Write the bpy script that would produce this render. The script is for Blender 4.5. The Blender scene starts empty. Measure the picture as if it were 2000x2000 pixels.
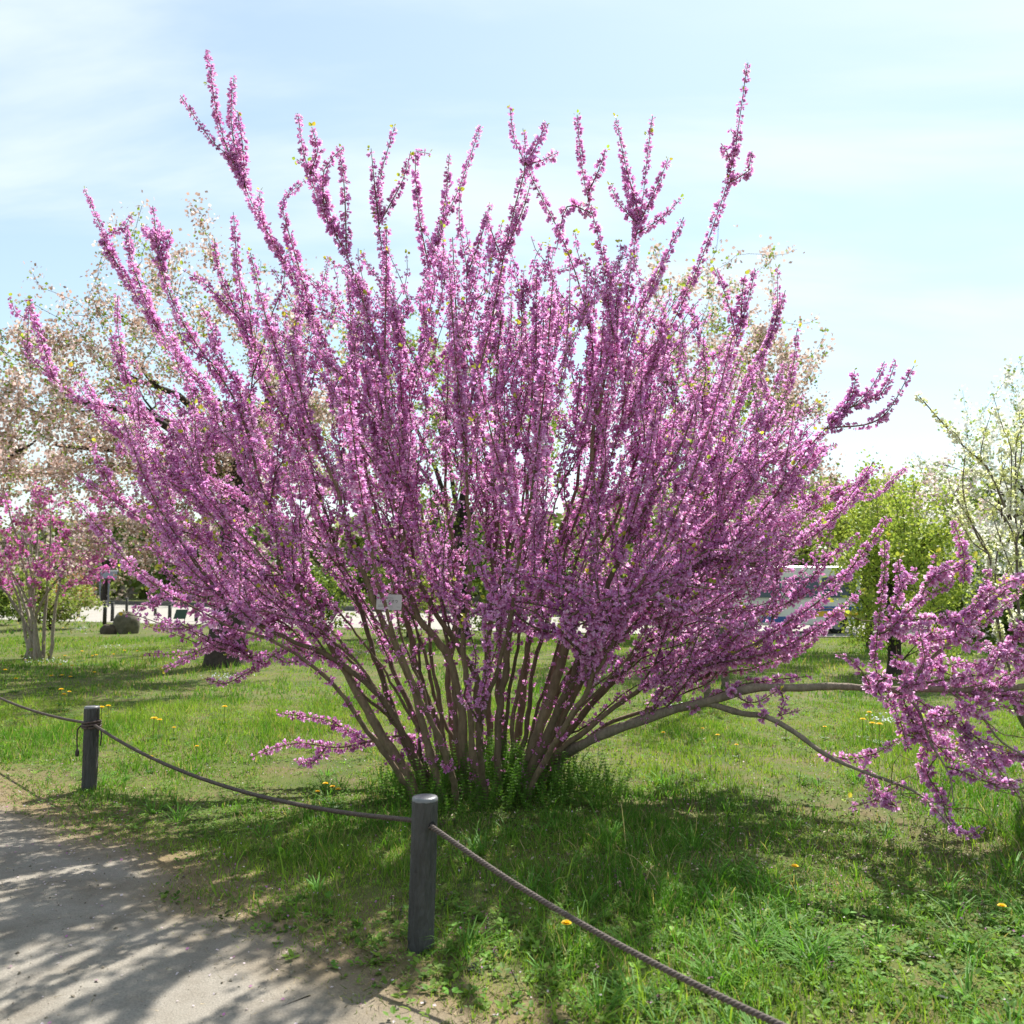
import bpy, math, random
import numpy as np
from mathutils import Vector

rng = np.random.default_rng(7)
random.seed(7)
SC = bpy.context.scene
COL = SC.collection

# ------------------------------------------------------------------ camera, sky, sun, exposure
F = 1750.0                      # focal length in photo pixels (photo is 2000 x 2000)
CAMH = 1.55
HORIZON = 1139.0
TILT = math.atan((HORIZON - 1000.0) / F)

cam_d = bpy.data.cameras.new('camera')
cam_d.sensor_width = 36.0
cam_d.lens = 36.0 * F / 2000.0
cam_d.clip_start = 0.05
cam_d.clip_end = 3000.0
cam_d.dof.use_dof = True
cam_d.dof.focus_distance = 6.2
cam_d.dof.aperture_fstop = 3.6
cam = bpy.data.objects.new('camera', cam_d)
COL.objects.link(cam)
cam.location = (0, 0, CAMH)
cam.rotation_euler = (math.radians(90) + TILT, 0, 0)
SC.camera = cam

SUN_EL = math.radians(51)
SHADOW = np.array([-0.45, -1.0]); SHADOW /= np.linalg.norm(SHADOW)     # where shadows fall on the ground
to_sun = np.array([-SHADOW[0] * math.cos(SUN_EL), -SHADOW[1] * math.cos(SUN_EL), math.sin(SUN_EL)])

world = bpy.data.worlds.new('World')
SC.world = world
world.use_nodes = True
nt = world.node_tree
nt.nodes.clear()
w_out = nt.nodes.new('ShaderNodeOutputWorld')
w_bg = nt.nodes.new('ShaderNodeBackground')
w_bg.inputs['Strength'].default_value = 0.081
sky = nt.nodes.new('ShaderNodeTexSky')
sky.sky_type = 'NISHITA'
sky.sun_disc = False
sky.sun_elevation = SUN_EL
sky.sun_rotation = math.atan2(to_sun[0], to_sun[1])
sky.air_density = 1.15
sky.dust_density = 0.35
sky.ozone_density = 1.6
# thin high cloud over the whole sky
tc = nt.nodes.new('ShaderNodeTexCoord')
sep = nt.nodes.new('ShaderNodeSeparateXYZ')
nt.links.new(tc.outputs['Generated'], sep.inputs[0])
addz = nt.nodes.new('ShaderNodeMath'); addz.operation = 'ADD'; addz.inputs[1].default_value = 0.22
nt.links.new(sep.outputs['Z'], addz.inputs[0])
dvx = nt.nodes.new('ShaderNodeMath'); dvx.operation = 'DIVIDE'
dvy = nt.nodes.new('ShaderNodeMath'); dvy.operation = 'DIVIDE'
nt.links.new(sep.outputs['X'], dvx.inputs[0]); nt.links.new(addz.outputs[0], dvx.inputs[1])
nt.links.new(sep.outputs['Y'], dvy.inputs[0]); nt.links.new(addz.outputs[0], dvy.inputs[1])
cmb = nt.nodes.new('ShaderNodeCombineXYZ')
nt.links.new(dvx.outputs[0], cmb.inputs[0]); nt.links.new(dvy.outputs[0], cmb.inputs[1])
mp = nt.nodes.new('ShaderNodeMapping')
mp.inputs['Location'].default_value = (3.1, 1.7, 0)
mp.inputs['Rotation'].default_value = (0, 0, 0.5)
mp.inputs['Scale'].default_value = (0.6, 1.9, 1)
nt.links.new(cmb.outputs[0], mp.inputs[0])
nz = nt.nodes.new('ShaderNodeTexNoise')
nz.inputs['Scale'].default_value = 1.5
nz.inputs['Detail'].default_value = 7
nz.inputs['Roughness'].default_value = 0.52
nz.inputs['Distortion'].default_value = 0.35
nt.links.new(mp.outputs[0], nz.inputs['Vector'])
rmp = nt.nodes.new('ShaderNodeMapRange')
rmp.interpolation_type = 'SMOOTHSTEP'
rmp.inputs[1].default_value = 0.40; rmp.inputs[2].default_value = 0.68
rmp.inputs[3].default_value = 0.34; rmp.inputs[4].default_value = 0.88
nt.links.new(nz.outputs['Fac'], rmp.inputs[0])
mixc = nt.nodes.new('ShaderNodeMix'); mixc.data_type = 'RGBA'
nt.links.new(rmp.outputs[0], mixc.inputs[0])
nt.links.new(sky.outputs[0], mixc.inputs[6])
mixc.inputs[7].default_value = (5.5, 5.75, 5.9, 1)
wbal = nt.nodes.new('ShaderNodeVectorMath'); wbal.operation = 'MULTIPLY'
wbal.inputs[1].default_value = (1.0, 1.07, 1.03)
nt.links.new(mixc.outputs[2], wbal.inputs[0])
nt.links.new(wbal.outputs[0], w_bg.inputs['Color'])
nt.links.new(w_bg.outputs[0], w_out.inputs[0])

sun_d = bpy.data.lights.new('sun', 'SUN')
sun_d.energy = 4.9
sun_d.angle = math.radians(0.55)
sun_d.color = (1.0, 0.95, 0.87)
sun = bpy.data.objects.new('sun', sun_d)
COL.objects.link(sun)
sun.location = (20, 30, 40)
sun.rotation_euler = Vector(to_sun).to_track_quat('Z', 'Y').to_euler()

SC.view_settings.view_transform = 'Standard'
SC.view_settings.look = 'None'
SC.view_settings.gamma = 1.0
SC.view_settings.exposure = 1.12
SC.view_settings.use_curve_mapping = False
SC.cycles.max_bounces = 8
SC.cycles.diffuse_bounces = 5
SC.cycles.transmission_bounces = 4
SC.cycles.transparent_max_bounces = 4
SC.cycles.use_denoising = True

# ------------------------------------------------------------------ helpers
CT, ST = math.cos(TILT), math.sin(TILT)

def pix(px, py, d):
    """photo pixel + distance along the ground -> point"""
    dx, dv = (px - 1000.0) / F, (1000.0 - py) / F
    y = CT - ST * dv
    z = ST + CT * dv
    k = d / y
    return np.array([dx * k, d, CAMH + z * k])

def gpix(px, py, z=0.0):
    dx, dv = (px - 1000.0) / F, (1000.0 - py) / F
    y = CT - ST * dv
    zz = ST + CT * dv
    k = (z - CAMH) / zz
    return np.array([dx * k, y * k, z])

_wv = rng.normal(size=(14, 2)); _wp = rng.uniform(0, 6.28, 14)
def wob(x, y, scale=1.0, seed=0):
    """smooth noise about -1..1"""
    x = np.asarray(x, float); y = np.asarray(y, float)
    s = np.zeros_like(x)
    for i in range(7):
        k = _wv[(i + seed) % 14] * (0.7 + 0.35 * i) / scale
        s = s + np.sin(k[0] * x + k[1] * y + _wp[(i * 3 + seed) % 14]) / (1 + 0.3 * i)
    return s / 2.6

def gz(x, y):
    x = np.asarray(x, float); y = np.asarray(y, float)
    fade = np.clip((40 - y) / 25, 0, 1)
    return (0.022 * wob(x, y, 0.9, 2) + 0.03 * wob(x, y, 2.6, 5)) * fade

def norm(v):
    v = np.asarray(v, float)
    return v / (np.linalg.norm(v, axis=-1, keepdims=True) + 1e-12)

class MB:
    def __init__(self):
        self.v = []; self.f = []; self.c = []; self.n = 0
    def add(self, V, Fc, col=(1, 1, 1)):
        V = np.asarray(V, float).reshape(-1, 3)
        col = np.asarray(col, float)
        if col.ndim == 1:
            col = np.tile(col[:3], (len(V), 1))
        self.v.append(V); self.c.append(col)
        if isinstance(Fc, np.ndarray):
            self.f.append(Fc + self.n)
        else:
            for k in (3, 4):
                s = [q for q in Fc if len(q) == k]
                if s: self.f.append(np.array(s) + self.n)
            for q in Fc:
                if len(q) > 4: self.f.append(np.array([q]) + self.n)
        self.n += len(V)
        return self
    def tube(self, P, R, sides=6, col=(1, 1, 1), cap=True):
        P = np.asarray(P, float); n = len(P)
        R = np.broadcast_to(np.asarray(R, float), (n,))
        T = norm(np.gradient(P, axis=0))
        m = np.abs(T.mean(0)); ref = np.zeros(3); ref[int(np.argmin(m))] = 1
        A = norm(np.cross(T, ref)); B = np.cross(T, A)
        a = np.arange(sides) * 2 * np.pi / sides
        V = P[:, None] + R[:, None, None] * (np.cos(a)[None, :, None] * A[:, None] + np.sin(a)[None, :, None] * B[:, None])
        i = np.arange(n - 1)[:, None] * sides; j = np.arange(sides)[None]
        j2 = (j + 1) % sides
        q = np.stack([i + j, i + j2, i + sides + j2, i + sides + j], -1).reshape(-1, 4)
        c = np.asarray(col, float)
        if c.ndim == 2: c = np.repeat(c, sides, 0)
        base = self.n
        self.add(V.reshape(-1, 3), q, c)
        if cap:
            self.f.append(np.array([[base + (n - 1) * sides + k for k in range(sides)]]))
            self.f.append(np.array([[base + k for k in range(sides)][::-1]]))
        return self
    def box(self, lo, hi, col=(1, 1, 1)):
        x0, y0, z0 = lo; x1, y1, z1 = hi
        V = [(x0, y0, z0), (x1, y0, z0), (x1, y1, z0), (x0, y1, z0), (x0, y0, z1), (x1, y0, z1), (x1, y1, z1), (x0, y1, z1)]
        return self.add(V, [(0, 3, 2, 1), (4, 5, 6, 7), (0, 1, 5, 4), (1, 2, 6, 5), (2, 3, 7, 6), (3, 0, 4, 7)], col)
    def inst(self, TV, TF, pos, Rm, sc, col, tmul=None):
        """copies of a small template: pos (n,3), Rm (n,3,3) columns are the axes, sc (n,) or (n,3), col (n,3)"""
        TV = np.asarray(TV, float); k = len(TV); n = len(pos)
        if n == 0: return self
        sc = np.asarray(sc, float)
        if sc.ndim == 1: sc = sc[:, None].repeat(3, 1)
        L = TV[None] * sc[:, None, :]
        V = np.einsum('nij,nkj->nki', Rm, L) + np.asarray(pos)[:, None]
        col = np.asarray(col, float)
        if col.ndim == 1: col = np.tile(col, (n, 1))
        C = col[:, None, :].repeat(k, 1)
        if tmul is not None:
            tmul = np.asarray(tmul, float)              # (k,4): rgb to blend to, amount
            a = tmul[None, :, 3:4]
            C = C * (1 - a) + tmul[None, :, :3] * a
        off = (np.arange(n) * k)[:, None, None]
        for fs in (3, 4):
            t = [q for q in TF if len(q) == fs]
            if t:
                self.f.append((np.array(t)[None] + off).reshape(-1, fs) + self.n)
        self.v.append(V.reshape(-1, 3)); self.c.append(C.reshape(-1, 3)); self.n += n * k
        return self
    def build(self, name, mat, parent=None, smooth=False, kind=None):
        V = np.concatenate(self.v) if self.v else np.zeros((0, 3))
        C = np.concatenate(self.c) if self.c else np.zeros((0, 3))
        if parent is not None:
            V = V - np.array(parent.location)
            if parent.parent is not None: V = V - np.array(parent.parent.location)
        me = bpy.data.meshes.new(name)
        me.vertices.add(len(V)); me.vertices.foreach_set('co', V.astype(np.float32).ravel())
        li = np.concatenate([f.ravel() for f in self.f]).astype(np.int32)
        tot = np.concatenate([np.full(len(f), f.shape[1]) for f in self.f]).astype(np.int32)
        st = np.concatenate([[0], np.cumsum(tot)[:-1]]).astype(np.int32)
        me.loops.add(len(li)); me.loops.foreach_set('vertex_index', li)
        me.polygons.add(len(tot)); me.polygons.foreach_set('loop_start', st)
        me.polygons.foreach_set('use_smooth', np.full(len(tot), bool(smooth)))
        me.update(calc_edges=True)
        at = me.attributes.new('tint', 'FLOAT_COLOR', 'POINT')
        at.data.foreach_set('color', np.concatenate([C, np.ones((len(C), 1))], 1).astype(np.float32).ravel())
        me.materials.append(mat)
        o = bpy.data.objects.new(name, me)
        COL.objects.link(o)
        if parent is not None: o.parent = parent
        if kind: o['kind'] = kind
        return o

def empty(name, loc, label=None, cat=None, group=None):
    o = bpy.data.objects.new(name, None)
    o.empty_display_size = 0.2
    COL.objects.link(o)
    o.location = [float(c) for c in loc]
    if label: tag(o, label, cat, group)
    return o

def tag(o, label, cat, group=None):
    o['label'] = label; o['category'] = cat
    if group: o['group'] = group
    return o

def copy_tree(o, loc, rz=0.0, sc=1.0, label=None):
    c = o.copy(); COL.objects.link(c)
    c.location = [float(v) for v in loc]; c.rotation_euler = (0, 0, rz); c.scale = (sc, sc, sc)
    if label: c['label'] = label
    for ch in o.children:
        d = ch.copy(); COL.objects.link(d); d.parent = c
        for g in ch.children:
            e = g.copy(); COL.objects.link(e); e.parent = d
    return c

def frames(D, r=None):
    """rotation matrices whose z axis is D, with a random roll"""
    D = norm(D); n = len(D)
    ref = rng.normal(size=(n, 3)) if r is None else np.broadcast_to(np.asarray(r, float), (n, 3))
    X = norm(np.cross(ref, D)); Y = np.cross(D, X)
    return np.stack([X, Y, D], -1)

def mat(name, rough=0.8, transl=0.0, noise=None, bump=None, color=None, spec=0.3, metallic=0.0, trans_tint=(1, 1, 1), coat=0.0):
    m = bpy.data.materials.new(name); m.use_nodes = True
    t = m.node_tree; t.nodes.clear()
    out = t.nodes.new('ShaderNodeOutputMaterial')
    b = t.nodes.new('ShaderNodeBsdfPrincipled')
    b.inputs['Roughness'].default_value = rough
    b.inputs['Specular IOR Level'].default_value = spec
    b.inputs['Metallic'].default_value = metallic
    b.inputs['Coat Weight'].default_value = coat
    if color is None:
        a = t.nodes.new('ShaderNodeAttribute'); a.attribute_name = 'tint'; src = a.outputs['Color']
    else:
        a = t.nodes.new('ShaderNodeRGB'); a.outputs[0].default_value = (*color, 1); src = a.outputs[0]
    geo = t.nodes.new('ShaderNodeTexCoord')
    if noise:
        sc_, lo, hi = noise[:3]
        n = t.nodes.new('ShaderNodeTexNoise'); n.inputs['Scale'].default_value = sc_; n.inputs['Detail'].default_value = 6
        n.inputs['Roughness'].default_value = 0.65
        if len(noise) > 3:
            mpn = t.nodes.new('ShaderNodeMapping'); mpn.inputs['Scale'].default_value = noise[3]
            t.links.new(geo.outputs['Object'], mpn.inputs[0]); t.links.new(mpn.outputs[0], n.inputs['Vector'])
        else:
            t.links.new(geo.outputs['Object'], n.inputs['Vector'])
        mr = t.nodes.new('ShaderNodeMapRange')
        mr.inputs[1].default_value = 0.3; mr.inputs[2].default_value = 0.7
        mr.inputs[3].default_value = lo; mr.inputs[4].default_value = hi
        t.links.new(n.outputs['Fac'], mr.inputs[0])
        mx = t.nodes.new('ShaderNodeVectorMath'); mx.operation = 'SCALE'
        t.links.new(src, mx.inputs[0]); t.links.new(mr.outputs[0], mx.inputs['Scale'])
        src = mx.outputs[0]
    t.links.new(src, b.inputs['Base Color'])
    if bump:
        n2 = t.nodes.new('ShaderNodeTexNoise'); n2.inputs['Scale'].default_value = bump[0]; n2.inputs['Detail'].default_value = 5
        if len(bump) > 2:
            mpb = t.nodes.new('ShaderNodeMapping'); mpb.inputs['Scale'].default_value = bump[2]
            t.links.new(geo.outputs['Object'], mpb.inputs[0]); t.links.new(mpb.outputs[0], n2.inputs['Vector'])
        else:
            t.links.new(geo.outputs['Object'], n2.inputs['Vector'])
        bp = t.nodes.new('ShaderNodeBump'); bp.inputs['Strength'].default_value = bump[1]; bp.inputs['Distance'].default_value = 0.02
        t.links.new(n2.outputs['Fac'], bp.inputs['Height']); t.links.new(bp.outputs[0], b.inputs['Normal'])
    if transl > 0:
        tr = t.nodes.new('ShaderNodeBsdfTranslucent')
        tm = t.nodes.new('ShaderNodeVectorMath'); tm.operation = 'MULTIPLY'
        tm.inputs[1].default_value = trans_tint
        t.links.new(src, tm.inputs[0]); t.links.new(tm.outputs[0], tr.inputs['Color'])
        ms = t.nodes.new('ShaderNodeMixShader'); ms.inputs[0].default_value = transl
        t.links.new(b.outputs[0], ms.inputs[1]); t.links.new(tr.outputs[0], ms.inputs[2])
        t.links.new(ms.outputs[0], out.inputs[0])
    else:
        t.links.new(b.outputs[0], out.inputs[0])
    return m

def ground_mat(name, cols, scales, bump=0.4, bscale=90):
    """three colours mixed by two noises, plus grain"""
    m = bpy.data.materials.new(name); m.use_nodes = True
    t = m.node_tree; b = t.nodes['Principled BSDF']
    b.inputs['Roughness'].default_value = 0.95; b.inputs['Specular IOR Level'].default_value = 0.15
    geo = t.nodes.new('ShaderNodeTexCoord')
    def nzn(s, lo, hi):
        n = t.nodes.new('ShaderNodeTexNoise'); n.inputs['Scale'].default_value = s; n.inputs['Detail'].default_value = 8
        n.inputs['Roughness'].default_value = 0.62
        t.links.new(geo.outputs['Object'], n.inputs['Vector'])
        r = t.nodes.new('ShaderNodeMapRange'); r.inputs[1].default_value = lo; r.inputs[2].default_value = hi
        t.links.new(n.outputs['Fac'], r.inputs[0]); return n, r
    _, r1 = nzn(scales[0], 0.38, 0.62); _, r2 = nzn(scales[1], 0.45, 0.68); n3, r3 = nzn(bscale, 0.3, 0.7)
    r3.inputs[3].default_value = 0.72; r3.inputs[4].default_value = 1.25
    m1 = t.nodes.new('ShaderNodeMix'); m1.data_type = 'RGBA'
    m1.inputs[6].default_value = (*cols[0], 1); m1.inputs[7].default_value = (*cols[1], 1)
    t.links.new(r1.outputs[0], m1.inputs[0])
    m2 = t.nodes.new('ShaderNodeMix'); m2.data_type = 'RGBA'
    t.links.new(m1.outputs[2], m2.inputs[6]); m2.inputs[7].default_value = (*cols[2], 1)
    t.links.new(r2.outputs[0], m2.inputs[0])
    vs = t.nodes.new('ShaderNodeVectorMath'); vs.operation = 'SCALE'
    t.links.new(m2.outputs[2], vs.inputs[0]); t.links.new(r3.outputs[0], vs.inputs['Scale'])
    at_ = t.nodes.new('ShaderNodeAttribute'); at_.attribute_name = 'tint'
    m3 = t.nodes.new('ShaderNodeMix'); m3.data_type = 'RGBA'
    e3 = t.nodes.new('ShaderNodeVectorMath'); e3.operation = 'SCALE'; e3.inputs[0].default_value = (0.185, 0.14, 0.078)
    t.links.new(r3.outputs[0], e3.inputs['Scale'])
    t.links.new(at_.outputs['Fac'], m3.inputs[0]); t.links.new(vs.outputs[0], m3.inputs[6]); t.links.new(e3.outputs[0], m3.inputs[7])
    t.links.new(m3.outputs[2], b.inputs['Base Color'])
    bp = t.nodes.new('ShaderNodeBump'); bp.inputs['Strength'].default_value = bump; bp.inputs['Distance'].default_value = 0.012
    t.links.new(n3.outputs['Fac'], bp.inputs['Height']); t.links.new(bp.outputs[0], b.inputs['Normal'])
    return m

M_ground = ground_mat('lawn_soil', [(0.055, 0.085, 0.018), (0.10, 0.115, 0.03), (0.13, 0.105, 0.052)], (0.9, 2.3))
M_path = ground_mat('sandy_path', [(0.225, 0.205, 0.175), (0.265, 0.245, 0.21), (0.18, 0.16, 0.13)], (0.8, 3.1), bump=0.5, bscale=130)
M_road = ground_mat('pale_paving', [(0.33, 0.31, 0.275), (0.30, 0.285, 0.255), (0.27, 0.25, 0.225)], (0.3, 1.1), bump=0.1, bscale=30)
M_bark = mat('redbud_bark', 0.85, noise=(30, 0.65, 1.3, (1, 1, 0.35)), bump=(60, 0.5, (1, 1, 0.4)))
M_petal = mat('redbud_petals', 0.5, transl=0.52, spec=0.4)
M_leaf = mat('thin_leaves', 0.5, transl=0.45, spec=0.35)
M_grass = mat('grass_blades', 0.6, transl=0.42, spec=0.2, trans_tint=(1.1, 1.15, 0.6))
M_darkbark = mat('cherry_bark', 0.9, noise=(9, 0.55, 1.4, (1, 1, 2.2)), bump=(22, 0.8))
M_post = mat('mock_wood_post', 0.62, noise=(16, 0.6, 1.45, (1, 1, 0.22)), bump=(60, 1.0, (1, 1, 0.2)), spec=0.35)
M_rope = mat('brown_rope', 0.7, noise=(80, 0.7, 1.3), spec=0.3)
M_stone = mat('grey_stone', 0.9, noise=(7, 0.55, 1.4), bump=(14, 0.9))
M_paint = mat('vehicle_paint', 0.3, spec=0.5, coat=0.4, noise=(2.5, 0.95, 1.04))
M_glass = mat('dark_glass', 0.06, spec=0.7, noise=(3, 0.8, 1.2))
M_rubber = mat('rubber', 0.8, noise=(30, 0.8, 1.2))
M_metal = mat('painted_metal', 0.4, spec=0.5, noise=(12, 0.85, 1.12))
M_plastic = mat('label_plate', 0.16, spec=0.6, noise=(10, 0.94, 1.05))
M_tape = mat('white_tape', 0.45, noise=(60, 0.85, 1.08))

# ------------------------------------------------------------------ the setting: ground, path, road
EDGE = np.array([(-14.0, 16.9), (-9.0, 12.0), (-6.0, 9.0), (-3.9, 6.85), (-3.05, 6.25), (-2.3, 5.45), (-1.42, 4.44), (-1.0, 4.02), (-0.55, 3.62),
                 (-0.2, 3.2), (0.3, 2.6), (0.95, 1.85), (1.9, 0.8), (3.2, -0.6), (6, -3.5)])
def path_s(x, y):
    """signed distance to the path edge, + on the lawn"""
    x = np.asarray(x, float); y = np.asarray(y, float)
    best = np.full(x.shape, 1e9); sg = np.ones(x.shape)
    for k in range(len(EDGE) - 1):
        a, b = EDGE[k], EDGE[k + 1]; ab = b - a
        t = np.clip(((x - a[0]) * ab[0] + (y - a[1]) * ab[1]) / (ab @ ab), 0, 1)
        dx, dy = x - (a[0] + t * ab[0]), y - (a[1] + t * ab[1])
        d = np.hypot(dx, dy); s = np.sign(ab[0] * dy - ab[1] * dx)
        u = d < best; best = np.where(u, d, best); sg = np.where(u, s, sg)
    return best * sg + 0.16 * wob(x, y, 0.30, 3) + 0.05 * wob(x, y, 0.09, 1)

def wear(x, y, side):
    q = path_s(x, y)
    return np.clip(np.exp(-(np.clip(q * side, 0, 9) / (0.4 if side > 0 else 0.22)) ** 2) , 0, 1)
def axis(near, step, far, grow):
    a = [0.0]; s = step
    while a[-1] < far:
        if a[-1] > near: s *= grow
        a.append(a[-1] + s)
    return np.array(a)
xa = axis(7, 0.25, 900, 1.2); xs = np.concatenate([-xa[:0:-1], xa])
ya = axis(14, 0.25, 900, 1.2); ys = np.concatenate([-axis(4, 0.4, 60, 1.3)[:0:-1], ya])
GX, GY = np.meshgrid(xs, ys)
GV = np.stack([GX, GY, gz(GX, GY)], -1).reshape(-1, 3)
nx, ny = len(xs), len(ys)
ii, jj = np.meshgrid(np.arange(ny - 1), np.arange(nx - 1), indexing='ij')
a0 = (ii * nx + jj).ravel()
ground = MB().add(GV, np.stack([a0, a0 + 1, a0 + nx + 1, a0 + nx], -1), np.repeat(wear(GV[:, 0], GV[:, 1], 1)[:, None], 3, 1)).build('ground', M_ground, smooth=True, kind='structure')

# path sheet: lies just above the soil and dives under it along an uneven edge
tt = np.linspace(0, len(EDGE) - 1, 420)
ed = np.stack([np.interp(tt, np.arange(len(EDGE)), EDGE[:, k]) for k in (0, 1)], -1)
en = norm(np.gradient(ed, axis=0)); en = np.stack([en[:, 1], -en[:, 0]], -1)
if path_s(*(ed[80] + en[80] * 2)) > 0: en = -en
offs = np.array([-0.34, -0.12, 0.12, 0.4, 0.8, 1.3, 2.0, 3.0, 4.5, 6.5])
PV = []
for k, o_ in enumerate(offs):
    p = ed + en * o_ + (0.10 * wob(ed[:, 0], ed[:, 1], 0.16, 4))[:, None] * en * (1 if k < 3 else 0)
    z = gz(p[:, 0], p[:, 1]) + (-0.015 if k == 0 else 0.0 if k == 1 else 0.003 if k == 2 else 0.006)
    PV.append(np.column_stack([p, z]))
PV = np.stack(PV, 1); n_, k_ = PV.shape[:2]
ii, jj = np.meshgrid(np.arange(n_ - 1), np.arange(k_ - 1), indexing='ij'); a0 = (ii * k_ + jj).ravel()
pv_ = PV.reshape(-1, 3)
path = MB().add(pv_, np.stack([a0, a0 + k_, a0 + k_ + 1, a0 + 1], -1), np.repeat(wear(pv_[:, 0], pv_[:, 1], -1)[:, None], 3, 1)).build('path', M_path, smooth=True, kind='structure')

near_e = np.array([(-70, 66), (-40, 47), (-13.7, 34.6), (7.0, 26.2), (16, 25.6), (40, 24)])
far_e = np.array([(-80, 116), (-48, 88), (-29.7, 66), (7.5, 37), (26, 31), (60, 27)])
rv, rf = [], []
for a, b in zip(near_e, far_e):
    rv += [(a[0], a[1], 0.012), (b[0], b[1], 0.012)]
for k in range(len(near_e) - 1):
    rf.append((2 * k, 2 * k + 2, 2 * k + 3, 2 * k + 1))
road = MB().add(rv, rf, (0, 0, 0)).build('road', M_road, kind='structure')
mb = MB()
for k in range(len(far_e) - 1):
    a, b = far_e[k], far_e[k + 1]; n2 = norm(np.array([-(b - a)[1], (b - a)[0]])) * 0.35
    if n2[1] < 0: n2 = -n2
    V = [(*a, 0), (*b, 0), (*(b + n2), 0), (*(a + n2), 0)]
    V += [(x, y, 0.28) for x, y, _ in V]
    mb.add(V, [(4, 5, 6, 7), (0, 1, 5, 4), (2, 3, 7, 6)], (0.10, 0.095, 0.085))
mb.build('kerb', M_stone, kind='structure')

# ------------------------------------------------------------------ branch skeletons
class Skel:
    def __init__(self):
        self.P = np.zeros((0, 3)); self.D = np.zeros((0, 3)); self.R = np.zeros(0)
        self.paths = []          # (points, radii, tag)
    def add(self, P, r0, r1, tg='twig', power=1.0):
        P = np.asarray(P, float); n = len(P)
        R = r0 + (r1 - r0) * np.linspace(0, 1, n) ** power
        self.paths.append((P, R, tg))
        D = norm(np.gradient(P, axis=0))
        self.P = np.concatenate([self.P, P[1:]]); self.D = np.concatenate([self.D, D[1:]]); self.R = np.concatenate([self.R, R[1:]])
        return P, R
    def root_for(self, T, origin, lo, hi, cosmin=0.55, up=None):
        v = T - self.P; L = np.linalg.norm(v, axis=1); u = v / (L[:, None] + 1e-9)
        cs = (u * self.D).sum(1)
        cost = L + 1.6 * np.clip(0.9 - cs, 0, 2) + 5 * (L < lo) + 2.0 * np.clip(L - hi, 0, 9) + 4 * (cs < cosmin)
        cost += 3.0 * (np.linalg.norm(self.P - origin, axis=1) > np.linalg.norm(T - origin))
        return int(np.argmin(cost))
    def attach(self, T, origin, lo=0.5, hi=1.8, r0=0.008, r1=0.0025, tg='twig', bend=(0, 0, 0.5), step=0.1, wobble=0.03, cosmin=0.55):
        k = self.root_for(T, origin, lo, hi, cosmin)
        A, dA = self.P[k], self.D[k]
        L = np.linalg.norm(T - A)
        e = norm(norm(T - A) + np.asarray(bend))
        s0 = norm(norm(T - A) + 0.35 * dA)
        n = max(5, int(L / step)); t = np.linspace(0, 1, n)[:, None]
        h00 = 2 * t**3 - 3 * t**2 + 1; h10 = t**3 - 2 * t**2 + t; h01 = -2 * t**3 + 3 * t**2; h11 = t**3 - t**2
        P = h00 * A + h10 * s0 * L + h01 * T + h11 * e * L
        ph = rng.uniform(0, 6.28, 3); q = rng.normal(size=(2, 3))
        P = P + wobble * (np.sin(t * 5 + ph[0]) * q[0] + np.sin(t * 11 + ph[1]) * q[1] * 0.5) * np.sin(np.pi * t)
        r0 = min(r0 * (0.6 + 0.4 * min(L, 2)), self.R[k] * 0.9 + 0.001)
        self.add(P, r0, r1, tg)
        return P

def spline(pts, step=0.08):
    """smooth curve through points"""
    P = np.asarray(pts, float)
    if len(P) < 3:
        n = max(3, int(np.linalg.norm(P[-1] - P[0]) / step)); return P[0] + (P[-1] - P[0]) * np.linspace(0, 1, n)[:, None]
    out = []
    Q = np.concatenate([[2 * P[0] - P[1]], P, [2 * P[-1] - P[-2]]])
    for i in range(1, len(Q) - 2):
        n = max(2, int(np.linalg.norm(Q[i + 1] - Q[i]) / step))
        t = np.linspace(0, 1, n, endpoint=(i == len(Q) - 3))[:, None]
        p0, p1, p2, p3 = Q[i - 1], Q[i], Q[i + 1], Q[i + 2]
        out.append(0.5 * (2 * p1 + (p2 - p0) * t + (2 * p0 - 5 * p1 + 4 * p2 - p3) * t**2 + (3 * p1 - p0 - 3 * p2 + p3) * t**3))
    return np.concatenate(out)

# a pea flower: calyx at the base, two wings, banner, keel; axis +z, length 1
FLV = [(0, 0, 0), (0.50, 0.22, 0.60), (0.36, 0.24, 1.02), (-0.50, 0.22, 0.60), (-0.36, 0.24, 1.02), (0, -0.14, 0.80)]
FLF = [(0, 1, 2, 5), (0, 5, 4, 3)]
CALYX = (0.36, 0.03, 0.16)
FLM = [(*CALYX, 1.0), (1, 1, 1, 0), (1, 1, 1, 0), (1, 1, 1, 0), (1, 1, 1, 0), (0.55, 0.06, 0.42, 0.4)]

def petal_cols(n, base, var=0.12, pale=(0.96, 0.80, 0.95), palef=0.25):
    base = np.asarray(base); c = np.tile(base, (n, 1))
    c = c * (1 + var * rng.normal(size=(n, 1)))
    k = np.clip(rng.random((n, 1)) ** 3 * palef * 2.2, 0, 0.8)
    c = c * (1 - k) + np.asarray(pale) * k
    c[:, 2] *= 1 + 0.08 * rng.normal(size=n)
    return np.clip(c, 0.01, 0.97)

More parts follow.
